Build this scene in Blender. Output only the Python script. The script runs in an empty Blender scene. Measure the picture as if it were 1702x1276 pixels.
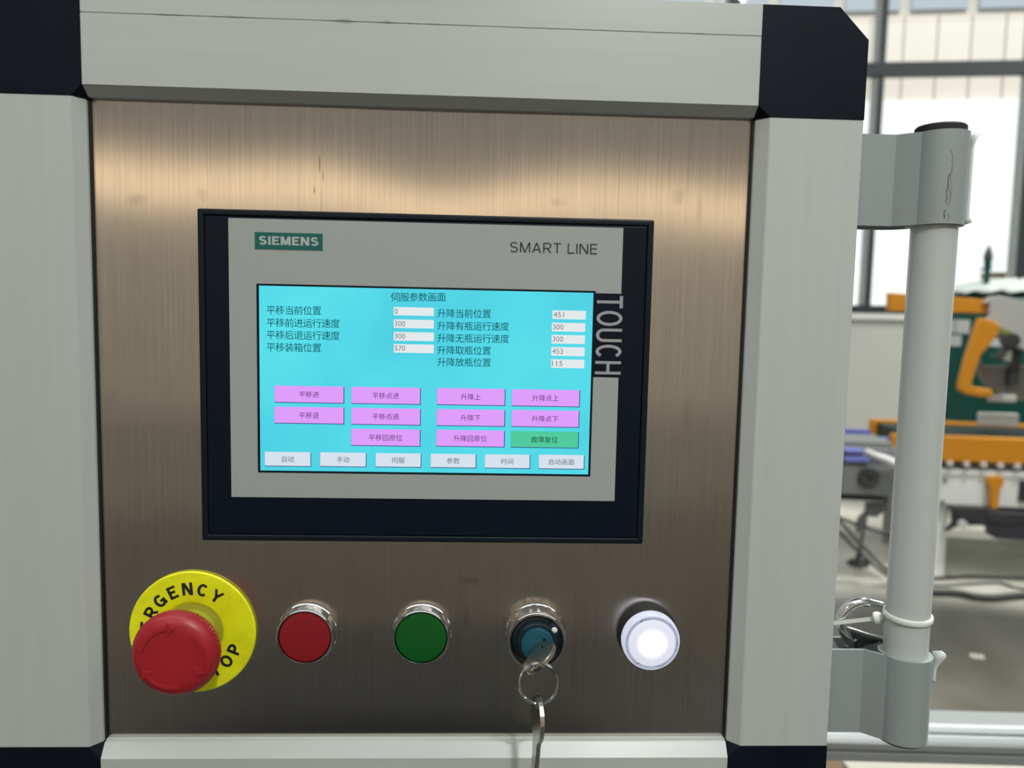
import bpy, bmesh, math, random
from math import sin, cos, pi, radians
from mathutils import Vector, Matrix, Euler

random.seed(7)
sc = bpy.context.scene
col = sc.collection

# ---------------------------------------------------------------- camera
f_px = 1266.69
cd = bpy.data.cameras.new('camera')
cd.sensor_fit = 'HORIZONTAL'; cd.sensor_width = 36.0
cd.lens = f_px / 1702 * 36.0
cd.clip_start = 0.01; cd.clip_end = 200
cam = bpy.data.objects.new('camera', cd); col.objects.link(cam)
CAM = Vector((0.025655, -0.361821, 1.292463))
cam.location = CAM
cam.rotation_euler = (radians(85.0193), radians(-1.17303), radians(-2.1924))
cd.dof.use_dof = True; cd.dof.focus_distance = 0.36; cd.dof.aperture_fstop = 9.0
sc.camera = cam
RC = Euler(cam.rotation_euler).to_matrix()

# ---------------------------------------------------------------- view
sc.view_settings.view_transform = 'Standard'
sc.view_settings.look = 'None'
sc.view_settings.exposure = 0.0
sc.view_settings.gamma = 1.0
sc.view_settings.use_curve_mapping = False
cy = sc.cycles
cy.use_denoising = True
cy.max_bounces = 8; cy.diffuse_bounces = 3; cy.glossy_bounces = 4; cy.transmission_bounces = 6
cy.caustics_reflective = True; cy.caustics_refractive = False
cy.blur_glossy = 0.3
cy.sample_clamp_indirect = 6.0

# ---------------------------------------------------------------- world, sun, lamps
w = bpy.data.worlds.new('sky'); sc.world = w; w.use_nodes = True
wb = w.node_tree.nodes['Background']
wb.inputs[0].default_value = (0.80, 0.90, 1.0, 1); wb.inputs[1].default_value = 1.35

def light(name, kind, loc, energy, color=(1, 1, 1), target=None, **kw):
    d = bpy.data.lights.new(name, kind); d.energy = energy; d.color = color
    for k, v in kw.items(): setattr(d, k, v)
    o = bpy.data.objects.new(name, d); o.location = loc
    if target is not None:
        o.rotation_euler = (Vector(target) - Vector(loc)).to_track_quat('-Z', 'Y').to_euler()
    col.objects.link(o); return o

# the sun lights the building across the yard; the hall's roof keeps it out of the room
light('sun', 'SUN', (0, -20, 30), 2.8, (1.0, 0.955, 0.89), target=(4.0, 14, 0), angle=0.01)
# high bay lamps under the roof (housings are built below)
LAMPS = [(2.4, -7.4, 6.9, 120), (-4.5, -7.4, 6.9, 120), (2.4, 1.4, 6.9, 320), (-4.5, 2.6, 6.9, 130), (8.5, -7.0, 6.9, 80), (7.5, 3.0, 6.9, 420)]
for lx, ly, lz, le in LAMPS:
    light('high_bay_light', 'AREA', (lx, ly, lz - 0.12), le, (0.97, 1.0, 0.965), target=(lx, ly, 0), shape='DISK', size=0.30)
WORK = (0.30, -0.88, 2.16)     # the pendant work lamp over the operator's right shoulder
light('work_light', 'AREA', (WORK[0], WORK[1], WORK[2] - 0.045), 8.2, (0.975, 1.0, 0.97), target=(0.1, -0.1, 1.2), shape='DISK', size=0.07)
REAR_GLOW = 2.1      # frosted daylight panes in the wall behind the camera
SKYLIGHT = 2.6      # translucent roof strips

# ---------------------------------------------------------------- helpers
def ray(u, v):
    return RC @ Vector(((u - 851) / f_px, -(v - 638) / f_px, -1.0))
def at(u, v, Y):
    """point on the vertical plane y = Y (metres) seen at photo pixel u, v"""
    d = ray(u, v); return CAM + d * ((Y - CAM.y) / d.y)
def ground(u, v, z=0.0):
    d = ray(u, v); return CAM + d * ((z - CAM.z) / d.z)
TH = radians(-9)                         # the hall stands nine degrees off the cabinet
SD = Vector((cos(TH), sin(TH), 0)); CDV = Vector((-sin(TH), cos(TH), 0))
def F(s, c, z): return SD * s + CDV * c + Vector((0, 0, z))
def bp(u, v, c):
    """hall-frame (s, z) of the point at depth c seen at pixel u, v"""
    d = ray(u, v); p = CAM + d * ((c - CAM.dot(CDV)) / d.dot(CDV))
    return p.dot(SD), p.z
def mm(x, y, z): return Vector((x / 1000, y / 1000, 1.25 + z / 1000))

class MB:
    def __init__(self): self.v = []; self.f = []
    def add(self, vs, fs):
        o = len(self.v); self.v += [Vector(p) for p in vs]; self.f += [[o + i for i in q] for q in fs]; return self
    def box(self, lo, hi, fr=None):
        fr = fr or (lambda x, y, z: Vector((x, y, z)))
        x0, y0, z0 = lo; x1, y1, z1 = hi
        return self.add([fr(*p) for p in ((x0,y0,z0),(x1,y0,z0),(x1,y1,z0),(x0,y1,z0),(x0,y0,z1),(x1,y0,z1),(x1,y1,z1),(x0,y1,z1))],
                        [(0,3,2,1),(4,5,6,7),(0,1,5,4),(1,2,6,5),(2,3,7,6),(3,0,4,7)])
    def loft(self, A, B):
        n = len(A)
        return self.add(list(A) + list(B), [tuple(range(n))[::-1], tuple(range(n, 2*n))] + [(i, (i+1) % n, n+(i+1) % n, n+i) for i in range(n)])
    def tube(self, path, r, n=12, closed=False, flat=None):
        path = [Vector(p) for p in path]; m = len(path); rings = []
        rr = r if isinstance(r, (list, tuple)) else [r] * m
        up = Vector((0.13, 0.31, 0.94)); prev = None
        for i, p in enumerate(path):
            if closed: t = path[(i+1) % m] - path[i-1]
            else: t = path[min(i+1, m-1)] - path[max(i-1, 0)]
            t.normalize()
            if prev is None: a = t.cross(up).normalized()
            else: a = (prev - t * prev.dot(t)).normalized()
            prev = a; b = t.cross(a)
            k = flat or 1.0
            rings.append([p + a * (cos(2*pi*j/n) * rr[i]) + b * (sin(2*pi*j/n) * rr[i] * k) for j in range(n)])
        vs = [q for R in rings for q in R]; fs = []
        for i in range(m if closed else m - 1):
            a0 = i * n; b0 = ((i+1) % m) * n
            for j in range(n): fs.append((a0+j, a0+(j+1) % n, b0+(j+1) % n, b0+j))
        if not closed: fs += [tuple(range(n))[::-1], tuple(range((m-1)*n, m*n))]
        return self.add(vs, fs)
    def lathe(self, prof, c, n=48, fr=None, knurl=None):
        """prof: (radius, height) pairs; height runs out of the panel (-y) in mm round c=(x,z) mm"""
        fr = fr or (lambda a, b, h: mm(c[0] + a, -h, c[1] + b))
        o = len(self.v); m = len(prof)
        for k, (r, h) in enumerate(prof):
            for j in range(n):
                rr = r
                if knurl and knurl[0] <= k <= knurl[1]: rr = r + (knurl[2] if j % 2 else -knurl[2])
                self.v.append(fr(rr * cos(2*pi*j/n), rr * sin(2*pi*j/n), h))
        for k in range(m-1):
            for j in range(n):
                self.f.append([o+k*n+j, o+k*n+(j+1) % n, o+(k+1)*n+(j+1) % n, o+(k+1)*n+j])
        if prof[0][0] > 0: self.f.append([o+j for j in range(n)][::-1]) if prof[0] != prof[-1] else None
        if prof[-1][0] > 0 and prof[0] != prof[-1]: self.f.append([o+(m-1)*n+j for j in range(n)])
        return self

def smooth_path(pts, k=6, closed=False):
    """Catmull-Rom through pts"""
    P = [Vector(p) for p in pts]; n = len(P); out = []
    for i in range(n if closed else n-1):
        g = lambda j: P[j % n] if closed else P[max(0, min(n-1, j))]
        a, b, c, d = g(i-1), g(i), g(i+1), g(i+2)
        for t in range(k):
            t /= k
            out.append(0.5*((2*b)+(c-a)*t+(2*a-5*b+4*c-d)*t*t+(3*b-a-3*c+d)*t**3))
    if not closed: out.append(P[-1])
    return out

def link(name, me, parent=None, bevel=0, smooth=False, seg=2):
    o = bpy.data.objects.new(name, me); col.objects.link(o)
    if parent: o.parent = parent
    if smooth:
        for p in me.polygons: p.use_smooth = True
        try: me.set_sharp_from_angle(angle=radians(38))
        except Exception: pass
    if bevel:
        b = o.modifiers.new('bevel', 'BEVEL'); b.width = bevel; b.segments = seg; b.limit_method = 'ANGLE'; b.angle_limit = radians(40)
    return o
WM = {}
def obj(name, mb, mat, parent=None, bevel=0, smooth=False, seg=2, loc=None):
    me = bpy.data.meshes.new(name)
    M = WM.get(parent.name, Matrix()) if parent else Matrix()
    if loc is not None: M = M @ Matrix.Translation(M.inverted() @ Vector(loc)) if parent else Matrix.Translation(loc)
    base = WM.get(parent.name, Matrix()) if parent else Matrix()
    inv = M.inverted()
    me.from_pydata([inv @ v for v in mb.v], [], mb.f); me.update()
    bm = bmesh.new(); bm.from_mesh(me); bmesh.ops.remove_doubles(bm, verts=bm.verts, dist=1e-7)
    bmesh.ops.recalc_face_normals(bm, faces=bm.faces); bm.to_mesh(me); bm.free()
    me.materials.append(mat)
    o = link(name, me, parent, bevel, smooth, seg)
    o.matrix_local = base.inverted() @ M
    WM[o.name] = M
    return o
def thing(name, label, cat, loc=(0, 0, 0), rotz=0, group=None):
    o = bpy.data.objects.new(name, None); col.objects.link(o); o.location = loc; o.rotation_euler = (0, 0, rotz)
    o.empty_display_size = 0.01
    WM[o.name] = Matrix.Translation(loc) @ Matrix.Rotation(rotz, 4, 'Z')
    tag(o, label, cat, group); return o
def tag(o, label=None, cat=None, group=None, kind=None):
    if label: o['label'] = label
    if cat: o['category'] = cat
    if group: o['group'] = group
    if kind: o['kind'] = kind
    return o
def struct(name, mb, mat, parent=None, **k):
    o = obj(name, mb, mat, parent, **k)
    if parent is None: o['kind'] = 'structure'
    return o

def text_mb(s, size_fit, place, bold=0.0, spacing=1.0, depth=0.00004, fit='both', res=3):
    """text as mesh; place(a,b,h) maps 0..1 box coordinates + height to world"""
    cu = bpy.data.curves.new('t', 'FONT'); cu.body = s; cu.size = 1.0; cu.resolution_u = res
    cu.offset = bold; cu.space_character = spacing; cu.fill_mode = 'FRONT'
    to = bpy.data.objects.new('t', cu); col.objects.link(to)
    dg = bpy.context.evaluated_depsgraph_get(); dg.update()
    me = to.evaluated_get(dg).to_mesh()
    vs = [v.co.copy() for v in me.vertices]; fs = [tuple(p.vertices) for p in me.polygons]
    to.evaluated_get(dg).to_mesh_clear(); bpy.data.objects.remove(to); bpy.data.curves.remove(cu)
    x0 = min(v.x for v in vs); x1 = max(v.x for v in vs); y0 = min(v.y for v in vs); y1 = max(v.y for v in vs)
    return [place((v.x-x0)/(x1-x0), (v.y-y0)/(y1-y0), v) for v in vs], fs, (x0, x1, y0, y1)

# plain grotesque capitals drawn with strokes of constant width: (width, strokes); t = stroke width, cap height 1
def arcp(cx_, cy_, rx_, ry_, a0, a1, n=14): return [(cx_ + rx_*cos(radians(a0 + (a1-a0)*i/n)), cy_ + ry_*sin(radians(a0 + (a1-a0)*i/n))) for i in range(n+1)]
def glyph(ch, t, cond=1.0):
    h = t/2; W = {'E': .60, 'M': .84, 'R': .68, 'G': .76, 'N': .72, 'C': .72, 'Y': .72, 'S': .66, 'T': .64, 'O': .78, 'P': .64, 'I': t/cond, 'A': .76, 'L': .56, 'U': .70, 'H': .70, ' ': .22}[ch] * cond
    L, Rr, B, T_ = h, W - h, h, 1 - h; m_ = 0.5; cx_ = W/2
    if ch == 'E': S = [[(Rr+h, T_), (L, T_), (L, B), (Rr+h, B)], [(L, m_+.02), (Rr, m_+.02)]]
    elif ch == 'M': S = [[(L, 0), (L, 1)], [(Rr, 0), (Rr, 1)], ('poly', [(0, 1), (1.25*t, 1), (cx_ + .5*t, .02), (cx_ - .5*t, .02)]), ('poly', [(W - 1.25*t, 1), (W, 1), (cx_ + .5*t, .02), (cx_ - .5*t, .02)])]
    elif ch == 'N': S = [[(L, 0), (L, 1)], [(Rr, 0), (Rr, 1)], ('poly', [(0, 1), (1.2*t, 1), (W, 0), (W - 1.2*t, 0)])]
    elif ch == 'H': S = [[(L, 0), (L, 1)], [(Rr, 0), (Rr, 1)], [(L, m_), (Rr, m_)]]
    elif ch == 'T': S = [[(0, T_), (W, T_)], [(cx_, T_), (cx_, 0)]]
    elif ch == 'L': S = [[(L, 1), (L, B), (W, B)]]
    elif ch == 'I': S = [[(W/2, 0), (W/2, 1)]]
    elif ch == 'Y': S = [[(h*.6, 1), (cx_, .42)], [(W-h*.6, 1), (cx_, .42)], [(cx_, .44), (cx_, 0)]]
    elif ch == 'A': S = [('poly', [(0, 0), (1.08*t, 0), (cx_ + .56*t, 1), (cx_ - .56*t, 1)]), ('poly', [(W - 1.08*t, 0), (W, 0), (cx_ + .56*t, 1), (cx_ - .56*t, 1)]), [(W*.24, .31), (W*.76, .31)]]
    elif ch == 'P': S = [[(L, 0), (L, T_), (Rr-.20*cond, T_)] , arcp(Rr-.22*cond, .5*(T_+.44), .22*cond, .5*(T_-.44), 90, -90), [(Rr-.20*cond, .44), (L, .44)]]
    elif ch == 'R': S = [[(L, 0), (L, T_), (Rr-.20*cond, T_)], arcp(Rr-.22*cond, .5*(T_+.46), .22*cond, .5*(T_-.46), 90, -90), [(Rr-.20*cond, .46), (L, .46)], [(W*.48, .46), (W*.97-h*.4, 0)]]
    elif ch == 'O': S = [arcp(cx_, .5, cx_-h, .5-h, 0, 360, 32)]
    elif ch == 'C': S = [arcp(cx_, .5, cx_-h, .5-h, 42, 318, 26)]
    elif ch == 'G': S = [arcp(cx_, .5, cx_-h, .5-h, 42, 332, 26), [(Rr, .04), (Rr, .44), (cx_+.02, .44)]]
    elif ch == 'U': S = [[(L, 1), (L, cx_)] + arcp(cx_, cx_, cx_-h, cx_-h, 180, 360, 16) + [(Rr, 1)]]
    elif ch == 'S':
        c1 = .5*(T_ + .53); r1 = .5*(T_-.53) + .01; c2 = .5*(B + .51); r2 = .5*(.51-B) + .01
        S = [arcp(cx_, c1, cx_-h*1.15, r1, 25, 250, 16) + arcp(cx_, c2, cx_-h, r2, 70, -155, 16)]
    else: S = []
    return W, S
def stroke_word(word, t, place, cond=1.0, gap=0.14):
    """flat lettering; place(x, y) -> world, x runs 0..1 over the word, y 0..1 over the cap height"""
    quads = []; x = 0
    for ch in word:
        W, S = glyph(ch, t, cond)
        for pl in S:
            if pl[0] == 'poly':
                quads.append([(x + a, b) for a, b in pl[1]]); continue
            P_ = [Vector(p) for i_, p in enumerate(pl) if i_ == 0 or (Vector(p) - Vector(pl[i_-1])).length > 1e-4]; closed = (P_[0] - P_[-1]).length < 1e-6 and len(P_) > 3
            if closed: P_ = P_[:-1]
            n = len(P_); Lf = []; Rt = []
            for i, p in enumerate(P_):
                a = P_[i-1] if (i > 0 or closed) else None; b = P_[(i+1) % n] if (i < n-1 or closed) else None
                d1 = (p - a).normalized() if a is not None else (b - p).normalized(); d2 = (b - p).normalized() if b is not None else d1
                nn = Vector((-(d1+d2).y, (d1+d2).x)); nn = nn.normalized() if nn.length > 1e-6 else Vector((-d1.y, d1.x))
                k = min(1/max(nn.dot(Vector((-d1.y, d1.x))), 0.33), 3.0) * t/2
                Lf.append(p + nn*k); Rt.append(p - nn*k)
            for i in range(n if closed else n-1):
                j = (i+1) % n; quads.append([(x + q.x, q.y) for q in (Lf[i], Rt[i], Rt[j], Lf[j])])
        x += W + gap
    x -= gap; m = MB()
    for k, q in enumerate(quads): m.add([place(min(max(a / x, -0.02), 1.02), min(max(b, 0), 1)) - Vector((0, k * 1.2e-6, 0)) for a, b in q], [(0, 1, 2, 3)])
    return m
# ---------------------------------------------------------------- materials
MATS = {}
def lin(c):
    return tuple(((x/255)/12.92 if x/255 <= 0.04045 else (((x/255)+0.055)/1.055)**2.4) for x in c) + (1,)
def mat(name, c, rough=0.5, metal=0.0, spec=0.5, emit=0, coat=0, noise=None, bump=None, alpha=None, trans=0, ecol=None):
    if name in MATS: return MATS[name]
    m = bpy.data.materials.new(name); m.use_nodes = True; nt = m.node_tree; b = nt.nodes['Principled BSDF']
    cc = tuple(c) + (1,) if len(c) == 3 else c
    b.inputs['Base Color'].default_value = cc; b.inputs['Roughness'].default_value = rough
    b.inputs['Metallic'].default_value = metal; b.inputs['Specular IOR Level'].default_value = spec
    b.inputs['Coat Weight'].default_value = coat; b.inputs['Transmission Weight'].default_value = trans
    if emit:
        b.inputs['Emission Color'].default_value = (tuple(ecol) + (1,)) if ecol else cc; b.inputs['Emission Strength'].default_value = emit
    if noise or bump:
        tc = nt.nodes.new('ShaderNodeTexCoord'); mp = nt.nodes.new('ShaderNodeMapping'); nt.links.new(tc.outputs['Object'], mp.inputs[0])
    if noise:      # (scale xyz, amount)
        mp.inputs['Scale'].default_value = noise[0]
        n = nt.nodes.new('ShaderNodeTexNoise'); n.inputs['Scale'].default_value = 1.0; n.inputs['Detail'].default_value = 5
        nt.links.new(mp.outputs[0], n.inputs['Vector'])
        r = nt.nodes.new('ShaderNodeMapRange'); r.inputs[1].default_value = 0.3; r.inputs[2].default_value = 0.7
        r.inputs[3].default_value = 1-noise[1]; r.inputs[4].default_value = 1+noise[1]*0.4
        nt.links.new(n.outputs[0], r.inputs[0])
        mx = nt.nodes.new('ShaderNodeVectorMath'); mx.operation = 'SCALE'; mx.inputs[0].default_value = cc[:3]
        nt.links.new(r.outputs[0], mx.inputs['Scale']); nt.links.new(mx.outputs[0], b.inputs['Base Color'])
    if bump:       # (scale, strength, distance)
        n2 = nt.nodes.new('ShaderNodeTexNoise'); n2.inputs['Scale'].default_value = bump[0]; n2.inputs['Detail'].default_value = 3
        nt.links.new(tc.outputs['Object'], n2.inputs['Vector'])
        bp_ = nt.nodes.new('ShaderNodeBump'); bp_.inputs['Strength'].default_value = bump[1]; bp_.inputs['Distance'].default_value = bump[2]
        nt.links.new(n2.outputs[0], bp_.inputs['Height']); nt.links.new(bp_.outputs[0], b.inputs['Normal'])
    MATS[name] = m; return m
def emis(name, c, k=1.0):
    if name in MATS: return MATS[name]
    m = bpy.data.materials.new(name); m.use_nodes = True; nt = m.node_tree; nt.nodes.clear()
    e = nt.nodes.new('ShaderNodeEmission'); e.inputs[0].default_value = lin(c); e.inputs[1].default_value = k
    o = nt.nodes.new('ShaderNodeOutputMaterial'); nt.links.new(e.outputs[0], o.inputs[0]); MATS[name] = m; return m

M_white = mat('white_powder_coat', (0.475, 0.50, 0.475), 0.30, spec=0.6, noise=((260, 260, 6), 0.035), bump=(900, 0.05, 0.0003))
M_whiteh = mat('white_powder_coat_rail', (0.475, 0.50, 0.475), 0.30, spec=0.6, noise=((6, 260, 260), 0.035), bump=(900, 0.05, 0.0003))
def grime(m, z_line):
    """dirt caught along the groove of the top rail"""
    nt = m.node_tree; b = nt.nodes['Principled BSDF']; src = b.inputs['Base Color'].links[0].from_socket
    tc = nt.nodes.new('ShaderNodeTexCoord'); sx = nt.nodes.new('ShaderNodeSeparateXYZ'); nt.links.new(tc.outputs['Object'], sx.inputs[0])
    a = nt.nodes.new('ShaderNodeMath'); a.operation = 'SUBTRACT'; nt.links.new(sx.outputs[2], a.inputs[0]); a.inputs[1].default_value = z_line
    ab = nt.nodes.new('ShaderNodeMath'); ab.operation = 'ABSOLUTE'; nt.links.new(a.outputs[0], ab.inputs[0])
    n = nt.nodes.new('ShaderNodeTexNoise'); n.inputs['Scale'].default_value = 45; n.inputs['Detail'].default_value = 6; nt.links.new(tc.outputs['Object'], n.inputs['Vector'])
    th = nt.nodes.new('ShaderNodeMapRange'); th.inputs[1].default_value = 0.50; th.inputs[2].default_value = 0.75; th.inputs[3].default_value = 0.0; th.inputs[4].default_value = 0.0028; nt.links.new(n.outputs[0], th.inputs[0])
    lt = nt.nodes.new('ShaderNodeMath'); lt.operation = 'SUBTRACT'; nt.links.new(th.outputs[0], lt.inputs[0]); nt.links.new(ab.outputs[0], lt.inputs[1])
    k = nt.nodes.new('ShaderNodeMapRange'); k.inputs[1].default_value = 0.0; k.inputs[2].default_value = 0.0009; k.inputs[3].default_value = 1.0; k.inputs[4].default_value = 0.62; nt.links.new(lt.outputs[0], k.inputs[0])
    v = nt.nodes.new('ShaderNodeVectorMath'); v.operation = 'SCALE'; nt.links.new(src, v.inputs[0]); nt.links.new(k.outputs[0], v.inputs['Scale']); nt.links.new(v.outputs[0], b.inputs['Base Color'])
grime(M_whiteh, 0.387)
M_black = mat('black_plastic', (0.0045, 0.0075, 0.014), 0.5, spec=0.1, noise=((30, 30, 30), 0.25), bump=(2500, 0.15, 0.0002))
M_rubber = mat('black_rubber', (0.018, 0.019, 0.018), 0.7, spec=0.3)
M_bezel = mat('bezel_black', (0.003, 0.007, 0.012), 0.42, spec=0.25)
M_foil = mat('black_foil', (0.0025, 0.006, 0.014), 0.35, spec=0.18)
M_face = mat('grey_foil', (0.35, 0.38, 0.36), 0.42, spec=0.3)
M_teal = mat('teal_print', (0.010, 0.115, 0.098), 0.5, spec=0.3)
M_print_l = mat('light_print', (0.42, 0.45, 0.44), 0.5)
M_print_k = mat('black_print', (0.010, 0.010, 0.012), 0.5)
M_touch = mat('grey_print', (0.33, 0.33, 0.35), 0.5)
M_chrome = mat('chrome', (0.62, 0.62, 0.64), 0.12, metal=1.0)
M_nickel = mat('nickel', (0.52, 0.50, 0.44), 0.24, metal=1.0, bump=(900, 0.3, 0.0004))
M_red = mat('red_plastic', (0.36, 0.014, 0.022), 0.38, spec=0.45, bump=(1500, 0.06, 0.0002))
M_redcap = mat('red_cap', (0.25, 0.010, 0.014), 0.35, spec=0.4)
M_green = mat('green_cap', (0.003, 0.095, 0.012), 0.35, spec=0.4)
M_yellow = mat('yellow_plastic', (0.86, 0.86, 0.010), 0.45, spec=0.4, noise=((90, 90, 90), 0.12))
M_yellow2 = mat('dull_yellow_plastic', (0.40, 0.38, 0.03), 0.5)
M_blue = mat('petrol_blue_plastic', (0.006, 0.075, 0.115), 0.35, spec=0.5)
M_orange = mat('orange_paint', (0.60, 0.235, 0.012), 0.45, spec=0.4)
M_cab = mat('cabinet_grey_white', (0.76, 0.77, 0.745), 0.5)
M_tank = mat('green_tank_paint', (0.003, 0.062, 0.048), 0.35, spec=0.3)
M_alu = mat('aluminium', (0.50, 0.52, 0.52), 0.36, metal=0.65)
M_dark = mat('dark_metal', (0.03, 0.032, 0.034), 0.5)
M_grey = mat('machine_grey', (0.20, 0.21, 0.20), 0.5)
M_mull = mat('dark_window_frame', (0.020, 0.028, 0.032), 0.5)
M_strip = mat('pale_frame_edge', (0.34, 0.36, 0.34), 0.5)
M_tubew = mat('translucent_white_tube', (0.50, 0.525, 0.51), 0.28, spec=0.5, noise=((30, 30, 3), 0.05))
M_bracket = mat('light_grey_bracket', (0.29, 0.32, 0.315), 0.36, spec=0.5, noise=((120, 120, 4), 0.05))
M_nylon = mat('white_nylon', (0.72, 0.75, 0.70), 0.35, spec=0.5)
M_sticker = mat('pale_label', (0.55, 0.57, 0.56), 0.5)
M_cable = mat('black_cable', (0.035, 0.035, 0.036), 0.45)
M_taupe = mat('taupe_steel', (0.17, 0.155, 0.135), 0.45)
M_bluep = mat('blue_paint', (0.03, 0.04, 0.36), 0.45)
M_bluel = mat('light_blue_plastic', (0.20, 0.22, 0.60), 0.45)

def steel_material():
    m = bpy.data.materials.new('brushed_stainless'); m.use_nodes = True; nt = m.node_tree; b = nt.nodes['Principled BSDF']
    b.inputs['Metallic'].default_value = 1.0
    tc = nt.nodes.new('ShaderNodeTexCoord')
    def noise(scale, detail=3.0, rough=0.5):
        mp = nt.nodes.new('ShaderNodeMapping'); mp.inputs['Scale'].default_value = scale
        n = nt.nodes.new('ShaderNodeTexNoise'); n.inputs['Scale'].default_value = 1; n.inputs['Detail'].default_value = detail
        n.inputs['Roughness'].default_value = rough
        nt.links.new(tc.outputs['Object'], mp.inputs[0]); nt.links.new(mp.outputs[0], n.inputs['Vector']); return n
    def rng(src, a, b_, c, d):
        r = nt.nodes.new('ShaderNodeMapRange')
        for i, v in enumerate((a, b_, c, d)): r.inputs[i+1].default_value = v
        nt.links.new(src, r.inputs[0]); return r.outputs[0]
    streak = noise((2100, 1, 12), 4, 0.6)
    broad = noise((260, 1, 3), 3)
    smudge = noise((34, 1, 26), 4, 0.6)
    s1 = rng(streak.outputs[0], 0.3, 0.7, 0.86, 1.12); s2 = rng(broad.outputs[0], 0.3, 0.7, 0.975, 1.02); s3 = rng(smudge.outputs[0], 0.25, 0.5, 0.93, 1.0)
    m1 = nt.nodes.new('ShaderNodeMath'); m1.operation = 'MULTIPLY'; nt.links.new(s1, m1.inputs[0]); nt.links.new(s2, m1.inputs[1])
    m2 = nt.nodes.new('ShaderNodeMath'); m2.operation = 'MULTIPLY'; nt.links.new(m1.outputs[0], m2.inputs[0]); nt.links.new(s3, m2.inputs[1])
    sc_ = nt.nodes.new('ShaderNodeVectorMath'); sc_.operation = 'SCALE'; sc_.inputs[0].default_value = STEEL
    last = m2.outputs[0]
    nz = noise((420, 1, 300), 4, 0.7)
    for px, pz, rx_, rz_, dep in STAINS:      # finger marks, scratches, a welded seam line
        mp = nt.nodes.new('ShaderNodeMapping'); mp.vector_type = 'POINT'
        mp.inputs['Location'].default_value = (-px/rx_, 0, -pz/rz_); mp.inputs['Scale'].default_value = (1000/rx_, 0, 1000/rz_)
        nt.links.new(tc.outputs['Object'], mp.inputs[0])
        ln = nt.nodes.new('ShaderNodeVectorMath'); ln.operation = 'LENGTH'; nt.links.new(mp.outputs[0], ln.inputs[0])
        ad = nt.nodes.new('ShaderNodeMath'); ad.operation = 'MULTIPLY_ADD'; nt.links.new(nz.outputs[0], ad.inputs[0]); ad.inputs[1].default_value = 1.6
        nt.links.new(ln.outputs['Value'], ad.inputs[2])
        g_ = rng(ad.outputs[0], 0.9, 1.7, 1 - dep, 1.0)
        mu = nt.nodes.new('ShaderNodeMath'); mu.operation = 'MULTIPLY'; nt.links.new(last, mu.inputs[0]); nt.links.new(g_, mu.inputs[1]); last = mu.outputs[0]
    nt.links.new(last, sc_.inputs['Scale']); nt.links.new(sc_.outputs[0], b.inputs['Base Color'])
    b.inputs['Roughness'].default_value = 0.20
    b.inputs['Anisotropic'].default_value = 0.92
    tg = nt.nodes.new('ShaderNodeTangent'); tg.direction_type = 'UV_MAP'; tg.uv_map = 'UVMap'
    nt.links.new(tg.outputs[0], b.inputs['Tangent'])
    b.inputs['Anisotropic Rotation'].default_value = ANISO_ROT
    bu = nt.nodes.new('ShaderNodeBump'); bu.inputs['Strength'].default_value = 0.1; bu.inputs['Distance'].default_value = 0.00001
    nt.links.new(streak.outputs[0], bu.inputs['Height']); nt.links.new(bu.outputs[0], b.inputs['Normal'])
    return m
STAINS = [(-50.6, 111, 0.7, 5.0, 0.6), (-49.0, 106, 0.5, 3.0, 0.6), (-53, 99, 0.6, 2.5, 0.5), (-50, 94, 0.5, 9.0, 0.25), (-134, 93, 6.5, 4, 0.22), (-104, 96, 4, 5, 0.15), (117, 101, 4.5, 6, 0.2), (127, 95, 2, 11, 0.15), (88.5, 105, 0.25, 30, 0.35), (60, 97, 6, 3, 0.14), (22, -86, 8, 2.5, 0.2), (20, -104, 3.0, 9, 0.22), (125, -2, 3, 12, 0.15), (-148, 0, 4, 8, 0.12)]
STEEL = (0.60, 0.555, 0.51); ANISO_ROT = 0.0

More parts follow.
